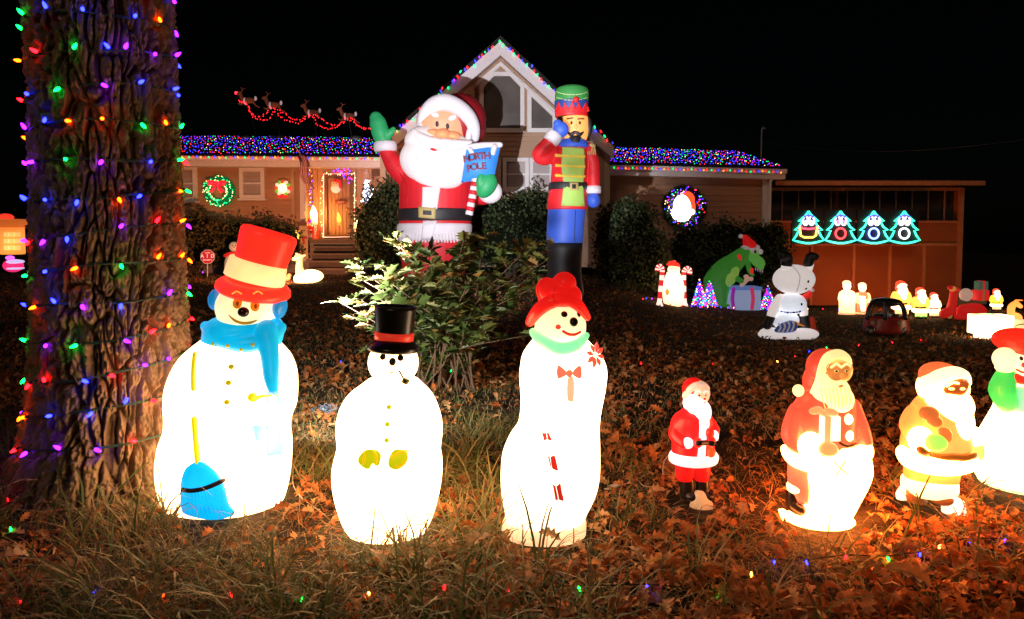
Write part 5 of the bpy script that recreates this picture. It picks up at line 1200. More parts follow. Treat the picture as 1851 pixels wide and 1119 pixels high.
root, m_, c_, rng = wreath(1236, 375, DR-.15, 30, 'dark wreath of purple and blue lights around a glowing Santa face', 1500, mat('wreath_dark', (.01, .05, .02), .7))
n = 120; a = rng.rand(n)*6.283; rr = (30+7*(rng.rand(n)*2-1))*m_
bulbs_mesh('bulbs', np.stack([rr*np.cos(a), -.08-rng.rand(n)*.12, rr*np.sin(a)], -1), [['purple', 'blue', 'purple', 'blue', 'green', 'warm', 'red'][k % 7] for k in range(n)], .020, 6, root)
f = Fig('santa_head_light', 'overexposed glowing Santa face light in the middle of the dark wreath', 'santa face', 1234, 375, d=DR-.35)
sfw = mat('sf_white', (.8, .8, .8), .4, em=(1, .85, .75), es=6)
f.part('face', f.sh().E(1233, 372, 16, 20, 8).E(1232, 385, 18, 16, 9, -2), sfw, 1.2); h = f.part('hat', f.sh().E(1242, 362, 14, 16, 7, 3).E(1252, 375, 5, 14, 5, 3), mat('sf_red', (.6, .02, .01), .4, em=(1, .08, .02), es=1.5)); f.part('pompom', f.sh().E(1251, 383, 5, 5), sfw)
# peppermint lamp with bow
f = Fig('peppermint_light', 'round red and green striped candy light with red bow beside the small window', 'candy light', 511, 342, d=D1-.12)
for k in range(12):
    t = k/12*6.283; f.part('segment', f.sh().E(511+11*math.cos(t), 340+11*math.sin(t), 4.2, 3.4, 4, -4, ang=math.degrees(t)+30), mat('pep_'+'rwg'[k % 3], [(.5, .02, .02), (.8, .6, .5), (.1, .3, .05)][k % 3], .4, em=[(1, .05, .02), (1, .6, .4), (.15, .5, .05)][k % 3], es=.9))
f.part('centre', f.sh().E(511, 341, 8, 9, 5, -6), mat('pep_c', (.9, .7, .5), .4, em=(1, .5, .2), es=4)); f.part('bow', f.sh().E(506, 355, 5, 3.5, 3, -4, ang=15).E(516, 355, 5, 3.5, 3, -4, ang=-15).E(511, 353, 3, 3, 3, -5), mat('pep_bow', (.5, .01, .01), .5, em=(1, .03, .02), es=.8), 1)
# flag
fr = empty('flag', P(541, 280, D1-.7), 'furled red and white striped American flag hanging from the eave', 'flag'); o0 = fr.location
q = MB(); q.tube([(0, .6, -.15), (0, -.1, .1), (0, -.35, .2)], .015, 6); obj('pole', q, TRIM, fr)
A0, A1 = P(536, 280, D1-.75), P(549, 280, D1-.75); B0, B1 = P(549, 332, D1-.75), P(566, 342, D1-.75)
reds = mat('flag_red', (.5, .012, .02), .7); whs = mat('flag_white', (.8, .75, .75), .7); navy = mat('flag_navy', (.02, .03, .14), .7)
NS = 13
for k in range(NS):
    q = MB(); u0, u1 = k/NS, (k+1)/NS; vs = []
    NJ = 14
    for j in range(NJ+1):
        t = j/NJ
        for u in (u0, u1):
            p = A0.lerp(A1, u).lerp(B0.lerp(B1, u), t)-o0; w_ = .05*math.sin(t*5+u*9); vs.append(p+Vector((.04*math.sin(t*7), w_, 0)))
    q.add(vs, [(2*j, 2*j+1, 2*j+3, 2*j+2) for j in range(NJ)]); 
    o = obj('stripe', q, reds if k % 2 == 0 else whs, fr, True); s_ = o.modifiers.new('t', 'SOLIDIFY'); s_.thickness = .006
q = MB(); vs = []
for j in range(6):
    t = j/14
    for u in (0, .45): p = A0.lerp(A1, u).lerp(B0.lerp(B1, u), t)-o0; vs.append(p+Vector((.04*math.sin(t*7), .05*math.sin(t*5+u*9)-.012, 0)))
q.add(vs, [(2*j, 2*j+1, 2*j+3, 2*j+2) for j in range(5)]); o = obj('canton', q, navy, fr, True); s_ = o.modifiers.new('t', 'SOLIDIFY'); s_.thickness = .006
# door decorations
f = Fig('santa_head_light', 'Santa face decoration hung on the front door', 'santa face', 608, 336, d=DP-.14)
f.part('beard', f.sh().E(607, 341, 9, 8, 3), mat('df_w', (.8, .75, .7), .5, em=(1, .7, .6), es=.35)); f.part('face', f.sh().E(606, 333, 7, 6, 3.5, -1), mat('df_s', (.7, .35, .2), .5, em=(1, .5, .2), es=.35)); f.part('hat', f.sh().E(609, 328, 8, 4.5, 3, -1).E(615, 334, 3, 8, 3), mat('df_r', (.5, .02, .02), .5, em=(1, .03, .02), es=.3)); 
for X in (603, 608): f.dot('eye', X, 332, .9, .9, BLACKP)
f = Fig('door_plaque', 'oval brown plaque on the front door below the Santa face', 'plaque', 615.5, 365, d=DP-.12)
f.part('plate', f.sh().limb([(609, 365, 4, 0), (623, 365, 4, 0)], flat=.3), mat('plaque', (.22, .06, .03), .5))
f.part('letter_band', f.sh().bx(610, 363.6, 622, 366.4, .8, -1.4), mat('plaque_l', (.4, .22, .12), .5), smooth=False)
f = Fig('candle_light', 'small candle flame reflection lamp hanging low on the door', 'candle', 613, 408, d=DP-.2)
f.part('flame', f.sh().loft([(402, 613, 3), (396, 613, 4), (388, 612, 2.4), (383, 611, .6)], 1), mat('flame_d', (.6, .4, .1), .5, em=(1, .55, .06), es=1.4)); f.part('cup', f.sh().loft([(408, 614, 3), (402, 614, 3.4)], 1), mat('flame_c', (.6, .3, .1), .5, em=(1, .4, .05), es=.5))
# big NOEL candle at the door
f = Fig('noel_candle', 'tall red NOEL candle with blazing flame left of the front door', 'candle', 570, 432, d=21.5)
fm = mat('candle_flame', (.9, .6, .3), .5, em=(1, .50, .15), es=16)
f.part('flame', f.sh().loft([(399, 569, 3), (394, 568, 5.5), (386, 567, 6), (379, 567, 4), (372, 566, .8)], 1), fm)
f.part('cup', f.sh().loft([(406, 569, 5.5), (398, 569, 5)], 1), mat('candle_w', (.8, .6, .4), .5, em=(1, .55, .25), es=1.4))
f.part('body', f.sh().loft([(432, 570.5, 5.8), (406, 569.5, 5.8)], 1), mat('candle_red', (.55, .03, .01), .5, em=(1, .06, .01), es=.6))
for k, ch in enumerate('NOEL'):
    me = text_mesh(ch, 7*f.m, .2*f.m, .2*f.m); me.materials.append(mat('noel_letter', (.8, .6, .5), .5, em=(1, .5, .3), es=.4)); o = bpy.data.objects.new('letter', me); COL.objects.link(o); o.parent = f.root; o.location = f.L(570, 410.5+k*5.6, -6.1); o['label'] = 'white letter '+ch
cl = bpy.data.lights.new('candle_lamp', 'POINT'); cl.energy = 62; cl.color = (1, .34, .07); cl.shadow_soft_size = .1
o = bpy.data.objects.new('candle_lamp', cl); COL.objects.link(o); o.location = f.pos+f.L(568, 386, -12)
# another candle to the right of the door
f = Fig('candle_light', 'small bright candle lamp on the porch floor right of the door', 'candle', 645, 428, d=21.5)
f.part('flame', f.sh().loft([(412, 645, 2.5), (406, 645, 3.4), (398, 645, .6)], 1), fm); f.part('body', f.sh().loft([(430, 645, 3.2), (412, 645, 3.2)], 1), mat('candle_or', (.6, .3, .1), .5, em=(1, .4, .12), es=2.2))
cl = bpy.data.lights.new('candle_lamp', 'POINT'); cl.energy = 12; cl.color = (1, .4, .1); cl.shadow_soft_size = .08
o = bpy.data.objects.new('candle_lamp', cl); COL.objects.link(o); o.location = f.pos+f.L(645, 408, -10)
def soldier(X, Y, h, d, lab, coat, em=.15, hatc=(.5, .02, .02)):
    f = Fig('nutcracker_figure', lab, 'nutcracker', X, Y, d=d); k = h/45
    c = mat('sol_'+lab[:9], coat, .4, em=coat, es=em); wt = mat('sol_w', (.6, .5, .45), .4, em=(.6, .4, .3), es=.1); kk = BLACKP
    f.part('coat', f.sh().loft([(Y-14*k, X, 5.5*k), (Y-20*k, X, 5*k), (Y-28*k, X, 6*k), (Y-31*k, X, 3*k)], .8), c)
    f.part('legs', f.sh().loft([(Y-2*k, X-2.4*k, 2*k), (Y-14*k, X-2.4*k, 2.4*k)], 1).loft([(Y-2*k, X+2.4*k, 2*k), (Y-14*k, X+2.4*k, 2.4*k)], 1), wt)
    f.part('boots', f.sh().E(X-2.4*k, Y-2*k, 2.6*k, 2*k, 3.5*k, -1).E(X+2.4*k, Y-2*k, 2.6*k, 2*k, 3.5*k, -1), kk)
    f.part('head', f.sh().E(X, Y-34*k, 3.5*k, 4*k), mat('sol_skin', (.6, .35, .22), .5)); f.part('hat', f.sh().loft([(Y-37*k, X, 4*k), (Y-45*k, X, 4.2*k)], 1), mat('sol_hat'+lab[:5], hatc, .4))
    for s in (-1, 1): f.part('arm', f.sh().limb([(X+s*6*k, Y-28*k, 1.8*k, 0), (X+s*7*k, Y-22*k, 1.8*k, 0), (X+s*6.5*k, Y-17*k, 1.6*k, -1)]), c)
    f.stroke('belt', [(X-4*k, Y-20*k), (X, Y-20*k), (X+4*k, Y-20*k)], .9*k, wt)
    for s in (-1, 1): f.dot('eye', X+s*1.3*k, Y-35*k, .6*k, .6*k, kk)
    f.dot('beard', X, Y-31*k, 2*k, 2*k, wt)
soldier(560, 434, 40, 21.4, 'red coated nutcracker figure beside the NOEL candle', (.45, .02, .02))
soldier(661, 482, 48, 20.4, 'small blue coated nutcracker post at the right end of the steps', (.04, .12, .42), .3, (.6, .5, .5))
# wooden snowman board
f = Fig('snowman_board', 'tall painted wooden snowman board left of the porch steps', 'snowman board', 548, 468, d=20.2)
q = f.sh(); q.prism([f.L(X, Y) for X, Y in ((540, 468), (557, 468), (556, 412), (552, 405), (546, 404), (541, 410))], (0, .05, 0)); f.part('board', q, mat('sn_board', (.55, .38, .22), .6), smooth=False)
f.part('hat', f.sh().bx(542, 400, 554, 408, 4, 0), mat('sn_hat', (.15, .05, .03), .6), smooth=False)
for X in (545, 550): f.dot('eye', X, 417, 1.1, 1.3, BLACKP, .6)
f.dot('nose', 547.5, 421, 1.2, 1.2, mat('sn_n', (.6, .15, .02), .5), .8); f.patch('scarf', [(542, 427), (555, 427), (555, 431), (550, 432), (552, 441), (548, 441), (546, 432), (542, 431)], reds, 1, smooth_outline=False)
f = Fig('candle_light', 'dim yellow flame lamp at the left foot of the snowman board', 'candle', 538, 470, d=20.1)
f.part('flame', f.sh().loft([(432, 538, 2.6), (425, 537, 3.4), (416, 535, .6)], 1), mat('flame_y', (.6, .4, .1), .5, em=(1, .6, .08), es=2)); f.part('post', f.sh().loft([(470, 538, 3), (432, 538, 2.8)], 1), mat('post_w', (.3, .2, .12), .5))
# lantern + white tinsel tree of lights + hanging plaque
f = Fig('white_lantern', 'white pagoda lantern hanging right of the door above the white lights', 'lantern', 663, 322, d=21.2)
f.part('roof', f.sh().loft([(314, 663, 5), (310, 663, 3), (304, 663, .5)], 1), TRIM); f.part('base', f.sh().loft([(326, 663, 4.5), (324, 663, 4.5)], 1), TRIM)
for k in range(4): f.part('post', f.sh().limb([(660+k*2, 324, .5, (-1)**k*2), (660+k*2, 314, .5, (-1)**k*2)]), TRIM)
f = Fig('white_light_cluster', 'bundle of bluish white lights glowing right of the door', 'light cluster', 663, 345, d=21.2)
pts = []; 
for _ in range(120):
    t = random.random(); w = 3+9*t; pts.append(f.L(663+random.gauss(0, w*.5), 326+38*t, random.uniform(-8, 4)))
bulbs_mesh('bulbs', pts, ['white']*120, .026, 6, f.root); q = f.sh(); q.limb([(663, 326, 2, 0), (662, 345, 5, 0), (663, 362, 6, 0)]); f.part('core', q, mat('tinsel', (.5, .5, .6), .4, em=(.5, .6, 1), es=.8))
f = Fig('hanging_plaque', 'brown wooden plaque hung from the porch ceiling beside the lantern', 'plaque', 679, 318, d=20.9)
f.part('board', f.sh().bx(671, 300, 687, 319, 2), mat('plq', (.14, .07, .035), .6), 1, 2); f.part('chain', f.sh().limb([(674, 294, .4, 0), (674, 300, .4, 0)]), BLACKP)
# left-edge decorations
f = Fig('lit_chimney', 'orange glowing plastic chimney with a Santa hat at the far left edge', 'chimney', 22, 470, d=14, bulb=(22, 445, 0), fall=40)
f.part('stack', f.sh().bx(8, 412, 36, 460, 26), f.glow('s', (1, .30, .05), 1.3), 1.6, 3); f.part('cap', f.sh().bx(6, 396, 40, 412, 30), f.glow('c', (1, .20, .03), 1.0), 1.6, 3)
for Y in (424, 436, 448):
    for X in (12, 22, 32): f.part('brick', f.sh().bx(X-4, Y-4, X+4, Y+4, 3, -14), f.glow('b', (1, .45, .12), 1.7), smooth=False)
f.part('santa_hat', f.sh().E(10, 393, 14, 7, 10), f.glow('h', (1, .05, .02), 2.2)); f.part('sack', f.sh().E(2, 432, 9, 10), f.glow('k', (1, .8, .6), 3))
f = Fig('gift_light', 'red and white lit parcel glowing purple under the lit chimney', 'present', 22, 496, d=13)
f.part('box', f.sh().E(24, 480, 16, 12), mat('gl_r', (.5, .02, .05), .4, em=(1, .03, .2), es=.9)); f.part('band', f.sh().E(28, 473, 12, 4, 17, -2).E(28, 485, 12, 2.5, 17, -2), mat('gl_w', (.7, .6, .8), .4, em=(.7, .6, 1), es=.9)); f.part('bow', f.sh().E(18, 466, 7, 4), mat('gl_p', (.4, .05, .6), .4, em=(.6, .1, 1), es=2))
# yard sign
f = Fig('yard_sign', 'red octagonal security yard sign reading A I D on a thin post', 'sign', 375, 500.2, d=18.6)
def octo(r, dy, th): 
    q = f.sh(); q.prism([f.L(375+r*math.cos(t), 464+r*math.sin(t), dy) for t in [math.pi/8+k*math.pi/4 for k in range(8)]], (0, th*f.m, 0)); return q
b = f.part('border', octo(13.6, 0, 1.2), mat('sg_w', (.65, .6, .6), .5, em=(.7, .5, .5), es=.12), smooth=False); f.part('face', octo(12.4, -.5, .6), mat('sg_r', (.5, .015, .02), .4, em=(.7, .02, .03), es=.3), smooth=False, parent=b)
def word(txt, X, Y, size, parent, m, lab=None):
    me = text_mesh(txt, size*f.m, .15*f.m, .08*size*f.m*.4); me.materials.append(m); o = bpy.data.objects.new('lettering', me); COL.objects.link(o); o.parent = parent; o.location = f.L(X, Y, -.8); return o
lw = mat('sg_l', (.8, .7, .7), .5, em=(1, .7, .7), es=.35)
word('A  I  D', 375, 463, 9, f.root, lw); word('SECURITY', 375, 470, 3.6, f.root, lw); word('ALARM', 375, 457, 3, f.root, lw)
f.part('post', f.sh().limb([(375, 501, .9, 1.5), (375, 476, .9, 1.5)]), TRIM)
# small snowman with red scarf at hedge, lying deer
f = Fig('snowman', 'small plastic snowman with faint added glow and red scarf by the hedge', 'snowman', 421, 499, d=18.7)
sw = mat('snow_faint_glow', (.55, .5, .42), .5, em=(.8, .7, .5), es=.12)  # faint glow put into the plastic and scarf colours; no bulb inside
f.part('body', f.sh().loft([(500, 420, 11), (493, 420, 13), (475, 420, 14), (462, 420, 10), (456, 421, 7)], .8).E(423, 446, 8.5, 9, 8), sw); f.part('scarf', f.sh().limb([(407, 462, 3, -4), (415, 459, 3.5, -10), (428, 458, 3.5, -9)]), mat('scarf_faint_glow', (.5, .02, .02), .5, em=(1, .03, .02), es=.3))
for X in (420, 426): f.dot('eye', X, 444, 1.2, 1.2, BLACKP)
f.dot('nose', 423, 447, 1.3, 1.3, BLACKP)
f = Fig('deer_figure', 'lit white deer lying on the lawn near the porch steps', 'deer', 557, 511, bulb=(560, 500, 0), fall=18, floor=.08)
wd = f.glow('w', (1, .62, .25), 7, (.8, .7, .5)); dn = f.glow('n', (1, .55, .2), 2.4, (.7, .5, .3))
f.part('body', f.sh().E(562, 499, 23, 12, 14).E(545, 502, 14, 9, 12).limb([(535, 507, 4, -10), (550, 509, 4, -14), (565, 509, 3, -14)]), wd, 1, 3)
f.part('neck', f.sh().limb([(543, 497, 9, 0), (541, 483, 6.5, 0), (542, 470, 5.5, 0)]), dn); f.part('head', f.sh().E(540, 465, 8, 6.5, 6).E(532, 468, 5, 3.6, 4), f.glow('h', (1, .62, .28), 4.5), .8)
f.part('ear', f.sh().E(549, 462, 4.5, 2, 2, ang=-15), dn); f.part('ear', f.sh().E(537, 459, 3.5, 2, 2, ang=30), dn); f.dot('eye', 537, 464, 1.2, 1, BLACKP); f.dot('nose', 528, 468, 1.4, 1.2, BLACKP)
f = Fig('bunny_figure', 'little lit animal figure lying in front of the white deer', 'animal figure', 517, 508)
f.part('body', f.sh().E(517, 503, 9, 5, 6).E(523, 498, 4, 4, 4), mat('bun', (.6, .35, .2), .5, em=(1, .4, .1), es=.35), .8)

# ================================================================== FLYING REINDEER OVER THE ROOF
def deer(X, Y, lab, lead=False):
    d = 22.5; f = Fig('flying_reindeer', lab, 'reindeer', X, Y, d=d, group='reindeer in harness above the left roof')
    br = mat('deer_brown', (.20, .08, .04), .7, em=(.8, .2, .1), es=.035); 
    f.part('body', f.sh().E(X, Y, 12, 5.5, 5).limb([(X-9, Y-1, 4.5, 0), (X-13, Y-7, 3.2, 0), (X-14, Y-11, 3, 0)]), br, .9, 2)
    f.part('head', f.sh().E(X-17, Y-13, 5, 3, 3, 0, ang=-20), br)
    f.part('harness', f.sh().E(X-6, Y+1, 2.5, 6.4, 5.8), mat('deer_w', (.6, .5, .5), .5, em=(.8, .6, .7), es=.3)); f.part('tail', f.sh().E(X+13, Y-4, 2.2, 4, 2), mat('deer_w', (.6, .5, .5)))
    for s in (-1, 1):
        f.part('antler', f.sh().limb([(X-14, Y-14, .8, s*1.5), (X-11, Y-20, .7, s*4), (X-14, Y-24, .5, s*5)]), br); f.part('antler', f.sh().limb([(X-11, Y-20, .6, s*4), (X-6, Y-22, .4, s*5)]), br)
        f.part('leg', f.sh().limb([(X-8, Y+3, 1.8, s*3), (X-13, Y+7, 1.3, s*3), (X-18, Y+5, 1, s*3)]), br); f.part('leg', f.sh().limb([(X+9, Y+3, 2, s*3), (X+14, Y+9, 1.3, s*3), (X+20, Y+12, 1, s*3)]), br)
    if lead: f.part('red_nose', f.sh().E(X-22, Y-14, 2.5, 2.5), bulbmat('red', 10))
    q = MB(); a = f.L(X, Y+4, 0); q.tube([a, a+Vector((.1, .6, -(Y+4-0)*0-1.4))], .01, 4); f.part('support_rod', q, mat('cable_black', (.05, .05, .05)))
for X, Y, l, ld in ((449, 182, 'lead flying reindeer with glowing red nose above the roof', True), (495, 190, 'second flying reindeer behind the red nosed leader', False), (565, 204, 'third flying reindeer with warm lit body', False), (630, 210, 'last flying reindeer beside the waving green mitten', False)): deer(X, Y, l, ld)
DD = 22.4
for lab, pts, n in (('upper string of red lights linking the flying reindeer', [(430, 182), (447, 187), (452, 203), (466, 211), (480, 207), (487, 194), (500, 198), (515, 206), (530, 214), (545, 216), (556, 210), (575, 210), (590, 222), (610, 226), (624, 214), (638, 216), (645, 228), (672, 234)], 95),
                    ('lower string of red lights sagging under the flying reindeer', [(428, 181), (445, 188), (455, 206), (470, 217), (488, 213), (497, 202), (510, 212), (525, 221), (545, 221), (553, 213), (566, 212), (572, 224), (588, 232), (608, 231), (624, 219), (640, 220), (652, 231), (680, 234)], 95)):
    c = catmull([P(a, b_, DD) for a, b_ in pts], 3); string(lab, c, n*3//4, .017, 5, ['red'], jit=.03, wire=True)
# ================================================================== SHRUBS
LEAFV = [(0, 0, 0), (.5, .35, .12), (1, 0, 0), (.5, -.35, .12), (.5, 0, 0)]
LEAFF = [(0, 4, 1), (4, 2, 1), (0, 3, 4), (4, 3, 2)]
def shrub(name, X, Y, d, blobs, n, size, label, m, seed=1):
    """blobs: (X, Y, rx, rz) in photo units; leaves fill each blob's shell"""
    f = Fig(name, label, 'shrub', X, Y, d=d); f.root.location.z = float(terr(f.pos.x, f.pos.y)); f.pos = f.root.location.copy()
    rg = np.random.RandomState(seed); pos = []
    tot = sum(b[2]*b[3] for b in blobs)
    for (bx_, by, rx, rz) in blobs:
        k = int(n*rx*rz/tot); c = np.array(f.L(bx_, by)); v = rg.randn(k, 3); v /= np.linalg.norm(v, axis=1)[:, None]
        v *= (1-.35*rg.rand(k)**2)[:, None]; ph = np.arctan2(v[:, 2], v[:, 0])*3; lump = 1+.12*np.sin(ph*2.3+bx_)+.10*np.sin(v[:, 1]*9+by)+.09*rg.randn(k)+.10*np.sin(v[:, 0]*13+v[:, 2]*11+by)
        pos.append(c+v*lump[:, None]*np.array([rx, (rx+rz)/2*.8, rz])*f.m)
    pos = np.concatenate(pos); pos = pos[pos[:, 2] > .02]; n = len(pos)
    scatter('foliage', LEAFV, LEAFF, pos, eul(rg.randn(n)*.8, rg.randn(n)*.7-.3, rg.rand(n)*6.28), size*(.6+.8*rg.rand(n)), m, f.root, kind='stuff')
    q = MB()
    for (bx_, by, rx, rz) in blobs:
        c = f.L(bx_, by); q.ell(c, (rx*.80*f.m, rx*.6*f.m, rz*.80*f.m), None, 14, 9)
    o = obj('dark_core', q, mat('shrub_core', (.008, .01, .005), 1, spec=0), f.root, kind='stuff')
    q = MB()
    for k in range(5): q.tube([(random.uniform(-.2, .2), 0, 0), (random.uniform(-.5, .5), 0, .7), (random.uniform(-.9, .9), 0, 1.3)], [.03, .02, .01], 6)
    obj('stem', q, mat('twig', (.10, .07, .045), .9), f.root)
EV = mat('evergreen_leaf', (.03, .05, .02), .55, island=[(.025, .04, .016), (.055, .08, .03), (.10, .12, .05)], spec=.25)
EV2 = mat('olive_leaf', (.09, .08, .03), .7, island=[(.04, .04, .015), (.10, .085, .035), (.15, .12, .05)], spec=.15)
shrub('evergreen_shrub', 690, 490, 18.2, [(690, 395, 42, 60), (705, 360, 26, 34), (670, 420, 34, 50), (700, 450, 44, 45), (720, 400, 30, 60)], 7000, .085, 'tall dark evergreen shrub behind the giant Santa\'s waving arm', EV, 1)
shrub('evergreen_shrub', 925, 490, 18.4, [(930, 400, 62, 50), (890, 400, 40, 45), (965, 385, 36, 46), (910, 440, 70, 50), (975, 440, 40, 52), (860, 420, 30, 50)], 9000, .085, 'wide dark evergreen shrub under the gable between the two inflatables', EV, 2)
shrub('evergreen_shrub', 1140, 532, 16.5, [(1140, 425, 55, 62), (1165, 470, 42, 56), (1115, 470, 42, 56), (1100, 420, 26, 46), (1135, 390, 36, 30)], 9000, .08, 'tall rounded evergreen shrub right of the nutcracker soldier', EV, 3)
shrub('evergreen_shrub', 1320, 535, 19.2, [(1250, 450, 46, 44), (1310, 440, 54, 44), (1370, 440, 46, 38), (1400, 425, 22, 22), (1270, 490, 60, 44), (1345, 490, 60, 44), (1400, 470, 26, 50)], 11000, .085, 'long dark hedge behind the dinosaur under the round wreath', EV, 4)
shrub('flowering_shrub', 345, 495, 19.5, [(345, 415, 46, 30), (372, 440, 36, 38), (330, 450, 44, 44), (395, 420, 18, 20), (310, 430, 30, 40)], 6000, .10, 'loose brownish shrub under the left windows', EV2, 5)
shrub('evergreen_shrub', 470, 490, 19.9, [(430, 430, 40, 34), (480, 430, 40, 34), (520, 440, 24, 36), (450, 465, 60, 28), (260, 440, 60, 36)], 6000, .085, 'low dark hedge under the small window left of the porch', EV, 6)

# ================================================================== HOLLY-LIKE SHRUB IN FRONT
def holly():
    f = Fig('mahonia_shrub', 'leggy spiny leaved shrub lit pale from the left between the snowmen', 'shrub', 805, 700, d=5.0)
    rg = random.Random(5); m_ = f.m; base = Vector((0, 0, 0))
    # spiny leaf outline
    out = [(0, 0), (.12, .10), (.2, .30), (.30, .17), (.45, .38), (.55, .20), (.70, .30), (.76, .12), (1.0, 0)]
    V = []; Fc = []
    for x, y in out: V.append((x, y*1.25, .10*abs(y)*2-.12*x*x))
    for x, y in out[1:-1]: V.append((x, -y*1.25, .10*abs(y)*2-.12*x*x))
    mid = len(V)
    for x in (.25, .5, .75): V.append((x, 0, -.12*x*x))
    up = list(range(0, 9)); lo = [0]+list(range(9, 16))+[8]
    cen = [0, mid, mid+1, mid+2, 8]; xs = [0, .25, .5, .75, 1.0]
    def strip(side):
        for a, b_ in zip(side, side[1:]):
            xa = V[a][0]; xb = V[b_][0]; ca = cen[min(range(5), key=lambda i: abs(xs[i]-xa))]; cb = cen[min(range(5), key=lambda i: abs(xs[i]-xb))]
            if ca != a and a != ca: Fc.append((ca, a, b_))
            if ca != cb and cb != b_: Fc.append((ca, b_, cb))
    strip(up); strip(lo)
    mats = [mat('holly_leaf', (.06, .09, .03), .42, island=[(.04, .07, .018), (.07, .11, .025), (.12, .14, .035)], spec=.5, trans=.18), mat('holly_leaf_floodlit', (.25, .25, .10), .4, island=[(.15, .17, .045), (.24, .22, .07)], trans=.2), mat('holly_leaf_orange', (.32, .15, .04), .5, island=[(.3, .16, .04), (.35, .2, .06)], trans=.3)]
    lm = []
    for k, mt_ in enumerate(mats):
        me = bpy.data.meshes.new('leaf'); me.from_pydata(V, [], Fc); me.materials.append(mt_); me.update(); lm.append(me)
    stems = MB(); places = []
    tips = []
    # main stems: (base offset px, tip px, dy)
    mains = []
    for i in range(20):
        tx = rg.uniform(640, 985); e = 1-abs(tx-810)/220
        ty = rg.uniform(432, 505)+(1-e)*25 if i % 2 else rg.uniform(480, 620)
        mains.append((tx, ty, rg.uniform(-70, 70)))
    mains += [(700, 430, -10), (745, 440, 20), (850, 425, 0), (965, 445, 10), (990, 470, 0), (830, 455, 30), (640, 480, -30), (645, 500, -30), (612, 545, -40), (1000, 440, 20), (780, 450, -30)] + [(rg.uniform(715, 880), rg.uniform(428, 470), rg.uniform(-30, 50)) for _ in range(8)]
    for tx, ty, dy in mains:
        b0 = Vector((rg.uniform(-60, 60)*m_, rg.uniform(-25, 25)*m_, -.02)); tip = f.L(tx, ty, dy); mid_ = b0.lerp(tip, .55)+Vector(((b0.x-tip.x)*.22, 0, .06+rg.uniform(-.04, .04)))
        c = catmull([b0, b0.lerp(mid_, .5)+Vector((rg.uniform(-.03, .03), rg.uniform(-.03, .03), .02)), mid_, tip], 6)
        stems.tube(c, list(np.linspace(.0075, .0022, len(c))), 6)
        for j in range(3, len(c)):
            for _ in range(1 if j < 9 else 2):
                if rg.random() < (.6 if j < 11 else .25): continue
                places.append((c[j], (c[j]-c[j-1]).normalized(), j/len(c)))
        # side twigs
        for _ in range(3):
            j = rg.randint(8, len(c)-2); d_ = Vector((rg.uniform(-1, 1), rg.uniform(-1, 1), rg.uniform(-.1, .6))).normalized(); e_ = c[j]+d_*rg.uniform(.10, .24)
            cc = catmull([c[j], c[j].lerp(e_, .5)+Vector((0, 0, .015)), e_], 4); stems.tube(cc, list(np.linspace(.003, .0014, len(cc))), 5)
            for q in cc[2:]: places.append((q, d_, .9))
    obj('stems', stems, mat('holly_stem', (.12, .07, .04), .8), f.root)
    rg.shuffle(places); n1 = 0; pos = []; rot = []; sc = []; mi = []
    for p, t, h in places:
        a = rg.uniform(0, 6.28); dirv = (Vector((math.cos(a), math.sin(a)*.8, rg.uniform(-.35, .45)))*.9+t*.5).normalized()
        nrm = Vector((rg.gauss(0, .35), rg.gauss(-.25, .35), 1)); nrm = (nrm-dirv*nrm.dot(dirv)).normalized(); sd = nrm.cross(dirv)
        M = Matrix((dirv, sd, nrm)).transposed(); s = rg.uniform(.07, .135); k = 0
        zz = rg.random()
        if p.z > .75: k = 1 if zz < .45 else (2 if zz < .58 else 0)  # upper leaves more often pale: floodlight put into the leaf colour
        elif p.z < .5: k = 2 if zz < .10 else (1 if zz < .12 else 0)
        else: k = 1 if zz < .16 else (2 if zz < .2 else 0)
        if n1 < 299:
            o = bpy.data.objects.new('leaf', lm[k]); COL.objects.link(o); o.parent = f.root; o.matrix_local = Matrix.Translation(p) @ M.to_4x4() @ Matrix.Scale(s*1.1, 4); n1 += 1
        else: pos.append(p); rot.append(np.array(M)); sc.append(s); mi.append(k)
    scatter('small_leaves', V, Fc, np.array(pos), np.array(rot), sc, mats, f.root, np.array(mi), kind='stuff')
holly()

# ================================================================== GROUND COVER
def oak_template():
    ts = [0, .08, .2, .3, .42, .52, .64, .74, .86, 1.0]; ws = [.015, .03, .2, .09, .30, .12, .27, .10, .15, .0]
    V = []; F = []
    for t, w in zip(ts, ws):
        z = .18*math.sin(t*3.1)-.02; V += [(t, w, z+w*.35), (t, 0, z-.02), (t, -w, z+w*.30)]
    for i in range(len(ts)-1):
        a = 3*i; F += [(a, a+1, a+4), (a, a+4, a+3), (a+1, a+2, a+5), (a+1, a+5, a+4)]
    return V, F
def oval_template():
    ts = [0, .25, .5, .75, 1.0]; ws = [0, .2, .27, .18, 0]; V = []; F = []
    for t, w in zip(ts, ws):
        z = .22*math.sin(t*3.1); V += [(t, w, z+w*.6), (t, 0, z), (t, -w, z+w*.7)]
    for i in range(len(ts)-1):
        a = 3*i; F += [(a, a+1, a+4), (a, a+4, a+3), (a+1, a+2, a+5), (a+1, a+5, a+4)]
    return V, F
LITTER = [(.16, .04, .012), (.52, .15, .035), (.66, .25, .07), (.38, .085, .02), (.68, .38, .17), (.30, .075, .02)]
LM = mat('dead_leaf', (.2, .1, .04), .75, island=LITTER, var=.25, scale=60, trans=.15, spec=.2)
litter = empty('leaf_litter', (0, 0, 0), None, None); litter['kind'] = 'stuff'
rg = np.random.RandomState(21)
